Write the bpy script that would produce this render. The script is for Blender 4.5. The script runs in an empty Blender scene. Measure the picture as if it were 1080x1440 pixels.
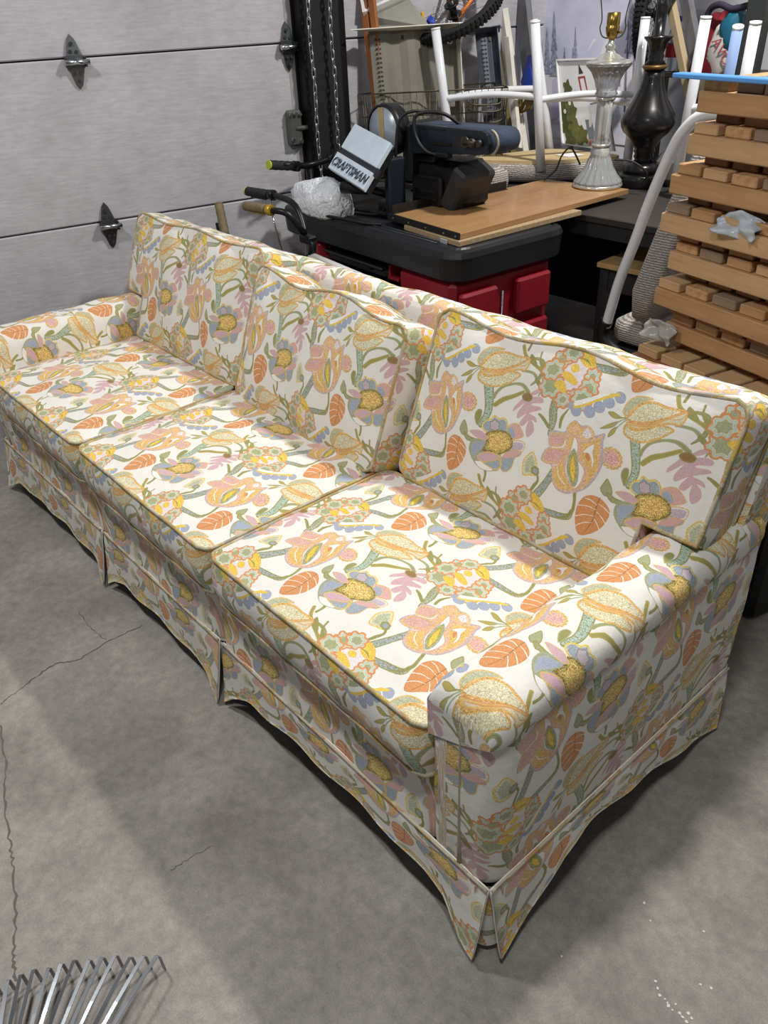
import bpy, math, random
import numpy as np
from mathutils import Vector, Matrix, Euler
sc = bpy.context.scene
COL = sc.collection
# ---------------- camera
cam_d = bpy.data.cameras.new('camera'); cam = bpy.data.objects.new('camera', cam_d); COL.objects.link(cam)
sc.camera = cam
YAW, PITCH, ROLL, FPX = -0.8763, 0.5742, -0.0476, 1111.9
cam_d.sensor_fit = 'VERTICAL'; cam_d.sensor_height = 24.0; cam_d.lens = FPX/1440*24.0; cam_d.clip_start = .02
fw = Vector((math.sin(YAW)*math.cos(PITCH), math.cos(YAW)*math.cos(PITCH), -math.sin(PITCH)))
rt = fw.cross(Vector((0, 0, 1))).normalized(); up = rt.cross(fw)
r2 = rt*math.cos(ROLL)+up*math.sin(ROLL); u2 = -rt*math.sin(ROLL)+up*math.cos(ROLL)
cam.matrix_world = Matrix(((r2.x, u2.x, -fw.x, 2.8233), (r2.y, u2.y, -fw.y, -0.605), (r2.z, u2.z, -fw.z, 1.4606), (0, 0, 0, 1)))
# ---------------- world, lamps, exposure
wd = bpy.data.worlds.new('garage_air'); sc.world = wd; wd.use_nodes = True
wd.node_tree.nodes['Background'].inputs[0].default_value = (0.93, 0.96, 1.0, 1)
wd.node_tree.nodes['Background'].inputs[1].default_value = 0.10
def area(name, loc, sx, sy, power, col, tgt=None):
    l = bpy.data.lights.new(name, 'AREA'); l.shape = 'RECTANGLE'; l.size = sx; l.size_y = sy; l.energy = power; l.color = col
    o = bpy.data.objects.new(name, l); COL.objects.link(o); o.location = loc
    if tgt is not None: o.rotation_euler = (Vector(tgt)-Vector(loc)).to_track_quat('-Z', 'Y').to_euler()
    return o
area('ceiling_lamp', (1.88, 1.88, 3.0), .16, .16, 74, (1, .97, .92))
area('tube_lamp', (2.60, -.50, 2.60), .30, .12, 21, (1, .99, .97))
area('tube_lamp_far', (.75, -.55, 2.70), .30, .12, 27, (1, .99, .97))
sc.view_settings.view_transform = 'Standard'; sc.view_settings.look = 'None'
sc.view_settings.exposure = 0.0; sc.view_settings.gamma = 1.0; sc.view_settings.use_curve_mapping = False

# ---------------- helpers
class MB:
    def __init__(s): s.v = []; s.f = []; s.uv = []; s.sm = []
    def add(s, v, f, uv=None, sm=False):
        o = len(s.v); s.v += [tuple(map(float, p)) for p in v]
        for k, q in enumerate(f):
            s.f.append([i+o for i in q]); s.uv.append(uv[k] if uv else None); s.sm.append(sm)
        return s
    def box(s, c, d, rot=None, bev=0.0):
        M = rot if rot is not None else Matrix.Identity(3)
        c = Vector(c); h = [x/2 for x in d]
        if bev <= 0:
            v = [c+M@Vector((sx*h[0], sy*h[1], sz*h[2])) for sx in (-1, 1) for sy in (-1, 1) for sz in (-1, 1)]
            return s.add(v, [(0, 1, 3, 2), (4, 6, 7, 5), (0, 4, 5, 1), (2, 3, 7, 6), (0, 2, 6, 4), (1, 5, 7, 3)])
        b = min(bev, *[x*.99 for x in h])
        v = []; idx = {}
        for sx in (-1, 1):
            for sy in (-1, 1):
                for sz in (-1, 1):
                    for a in range(3):
                        p = [sx*(h[0]-b), sy*(h[1]-b), sz*(h[2]-b)]; p[a] = (sx, sy, sz)[a]*h[a]
                        idx[sx, sy, sz, a] = len(v); v.append(c+M@Vector(p))
        f = []
        for a in range(3):
            o1, o2 = (a+1) % 3, (a+2) % 3
            for sg in (-1, 1):
                q = []
                for t1, t2 in ((-1, -1), (1, -1), (1, 1), (-1, 1)):
                    k = [0, 0, 0]; k[a] = sg; k[o1] = t1; k[o2] = t2; q.append(idx[k[0], k[1], k[2], a])
                f.append(q if sg > 0 else q[::-1])
        for a in range(3):
            o1, o2 = (a+1) % 3, (a+2) % 3
            for t1 in (-1, 1):
                for t2 in (-1, 1):
                    def K(t, w):
                        k = [0, 0, 0]; k[a] = t; k[o1] = t1; k[o2] = t2; return idx[k[0], k[1], k[2], w]
                    q = [K(-1, o1), K(1, o1), K(1, o2), K(-1, o2)]
                    f.append(q if t1*t2 < 0 else q[::-1])
        for k in [(x, y, z) for x in (-1, 1) for y in (-1, 1) for z in (-1, 1)]:
            q = [idx[k+(0,)], idx[k+(1,)], idx[k+(2,)]]
            f.append(q if k[0]*k[1]*k[2] > 0 else q[::-1])
        return s.add(v, f)
    def tube(s, path, r, n=8, closed=False, caps=True, sm=True):
        P = [Vector(p) for p in path]; m = len(P)
        rs = r if isinstance(r, (list, tuple)) else [r]*m
        v = []; f = []; prev = None
        for i, p in enumerate(P):
            if closed: t = P[(i+1) % m]-P[i-1]
            else: t = P[min(i+1, m-1)]-P[max(i-1, 0)]
            t = t.normalized() if t.length > 1e-9 else Vector((0, 0, 1))
            if prev is None:
                a = Vector((0, 0, 1)) if abs(t.z) < .9 else Vector((1, 0, 0)); x = t.cross(a).normalized()
            else:
                x = prev-t*prev.dot(t); x = x.normalized() if x.length > 1e-6 else t.orthogonal().normalized()
            prev = x; y = t.cross(x)
            for k in range(n):
                a = 2*math.pi*k/n; v.append(p+(x*math.cos(a)+y*math.sin(a))*rs[i])
        for i in range(m if closed else m-1):
            j = (i+1) % m
            for k in range(n): f.append((i*n+k, i*n+(k+1) % n, j*n+(k+1) % n, j*n+k))
        s.add(v, f, sm=sm)
        if caps and not closed:
            o = len(s.v)-len(v)
            s.f += [[o+k for k in range(n)][::-1], [o+(m-1)*n+k for k in range(n)]]; s.uv += [None]*2; s.sm += [False]*2
        return s
    def cyl(s, a, b, r, n=12, r2=None, sm=True): return s.tube([a, b], [r, r if r2 is None else r2], n, sm=sm)
    def lathe(s, prof, c=(0, 0, 0), n=24, axis=None, flute=0, fl=0.0, caps=True):
        M = axis if axis is not None else Matrix.Identity(3); c = Vector(c); v = []; f = []
        for (r, z, *k) in prof:
            fa = k[0] if k else 0
            for i in range(n):
                a = 2*math.pi*i/n; rr = r*(1+fa*math.cos(flute*a)) if flute else r
                v.append(c+M@Vector((rr*math.cos(a), rr*math.sin(a), z)))
        m = len(prof)
        for j in range(m-1):
            for i in range(n): f.append((j*n+i, j*n+(i+1) % n, (j+1)*n+(i+1) % n, (j+1)*n+i))
        s.add(v, f, sm=True)
        if caps:
            o = len(s.v)-len(v); s.f += [[o+k for k in range(n)][::-1], [o+(m-1)*n+k for k in range(n)]]; s.uv += [None]*2; s.sm += [False]*2
        return s
    def slab(s, quad, th, dirn=None):
        q = [Vector(p) for p in quad]
        nrm = (q[1]-q[0]).cross(q[-1]-q[0]).normalized() if dirn is None else Vector(dirn).normalized()
        v = q+[p-nrm*th for p in q]; n = len(q)
        f = [list(range(n)), list(range(2*n-1, n-1, -1))]+[[i, i+n, (i+1) % n+n, (i+1) % n] for i in range(n)]
        return s.add(v, f)
    def build(s, name, mat, parent=None, w=True, bev=0.0):
        me = bpy.data.meshes.new(name)
        off = Vector((0, 0, 0))
        if parent is not None and w:
            off = WL.get(parent.name, Vector((0, 0, 0)))
        v = [(p[0]-off.x, p[1]-off.y, p[2]-off.z) for p in s.v] if off.length else s.v
        me.from_pydata(v, [], s.f); me.polygons.foreach_set('use_smooth', s.sm)
        if any(u is not None for u in s.uv):
            L = me.uv_layers.new(name='fabric'); fl = []
            for q, u in zip(s.f, s.uv):
                for k in range(len(q)): fl += list(u[k % len(u)]) if u else [0, 0]
            L.data.foreach_set('uv', fl)
        me.update()
        o = bpy.data.objects.new(name, me); COL.objects.link(o)
        if mat is not None: me.materials.append(mat)
        if parent is not None:
            o.parent = parent
            if w: WL[o.name] = off.copy()
        else: WL[o.name] = Vector((0, 0, 0))
        if bev > 0:
            b = o.modifiers.new('edge', 'BEVEL'); b.width = bev; b.segments = 2; b.limit_method = 'ANGLE'
        return o
WL = {}
def tag(o, label=None, cat=None, group=None, kind=None):
    if label: o['label'] = label
    if cat: o['category'] = cat
    if group: o['group'] = group
    if kind: o['kind'] = kind
    return o
def empty(name, loc, label=None, cat=None, group=None, kind=None, rot=None, parent=None):
    o = bpy.data.objects.new(name, None); COL.objects.link(o); o.location = loc; o.empty_display_size = .05
    if rot: o.rotation_euler = rot
    if parent is not None: o.parent = parent; o.location = Vector(loc)-WL.get(parent.name, Vector((0, 0, 0)))
    WL[o.name] = Vector(loc)
    return tag(o, label, cat, group, kind)
def copy_tree(o, parent=None):
    c = o.copy(); COL.objects.link(c)
    if parent is not None: c.parent = parent
    for ch in list(o.children): copy_tree(ch, c)
    return c
def spline(pts, m=6, closed=False):
    P = [Vector(p) for p in pts]; n = len(P); o = []
    g = (lambda i: P[i % n]) if closed else (lambda i: P[min(max(i, 0), n-1)])
    for i in range(n if closed else n-1):
        a, b, c, d = g(i-1), g(i), g(i+1), g(i+2)
        for k in range(m):
            t = k/m; o.append(.5*(2*b+(c-a)*t+(2*a-5*b+4*c-d)*t*t+(3*b-a-3*c+d)*t**3))
    if not closed: o.append(P[-1])
    return o
def s2l(c): return tuple((x/12.92 if x <= .04045 else ((x+.055)/1.055)**2.4) for x in [q/255 for q in c])
def mat(name, rgb, rough=.6, metal=0.0, var=0.0, vscale=8.0, bump=0.0, bscale=60.0, rgb2=None, stretch=None, trans=0.0, ior=1.45, coat=0.0, spec=.5, sheen=0.0):
    m = bpy.data.materials.new(name); m.use_nodes = True; nt = m.node_tree; N = nt.nodes; Lk = nt.links
    b = N['Principled BSDF']; c1 = s2l(rgb)
    b.inputs['Base Color'].default_value = (*c1, 1); b.inputs['Roughness'].default_value = rough; b.inputs['Metallic'].default_value = metal
    b.inputs['Transmission Weight'].default_value = trans; b.inputs['IOR'].default_value = ior; b.inputs['Coat Weight'].default_value = coat
    b.inputs['Specular IOR Level'].default_value = spec; b.inputs['Sheen Weight'].default_value = sheen
    if var or bump:
        tc = N.new('ShaderNodeTexCoord'); mp = N.new('ShaderNodeMapping'); Lk.new(tc.outputs['Object'], mp.inputs[0])
        if stretch: mp.inputs['Scale'].default_value = stretch
    if var:
        nz = N.new('ShaderNodeTexNoise'); nz.inputs['Scale'].default_value = vscale; nz.inputs['Detail'].default_value = 6; nz.inputs['Roughness'].default_value = .65
        Lk.new(mp.outputs[0], nz.inputs['Vector'])
        rp = N.new('ShaderNodeValToRGB'); c2 = s2l(rgb2) if rgb2 else tuple(x*(1-var) for x in c1)
        rp.color_ramp.elements[0].position = .3; rp.color_ramp.elements[1].position = .7
        rp.color_ramp.elements[0].color = (*c2, 1); rp.color_ramp.elements[1].color = (*c1, 1)
        Lk.new(nz.outputs['Fac'], rp.inputs[0]); Lk.new(rp.outputs[0], b.inputs['Base Color'])
    if bump:
        nb = N.new('ShaderNodeTexNoise'); nb.inputs['Scale'].default_value = bscale; nb.inputs['Detail'].default_value = 4
        Lk.new(mp.outputs[0], nb.inputs['Vector']); bp = N.new('ShaderNodeBump'); bp.inputs['Strength'].default_value = bump; bp.inputs['Distance'].default_value = .004
        Lk.new(nb.outputs['Fac'], bp.inputs['Height']); Lk.new(bp.outputs[0], b.inputs['Normal'])
    return m
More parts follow.
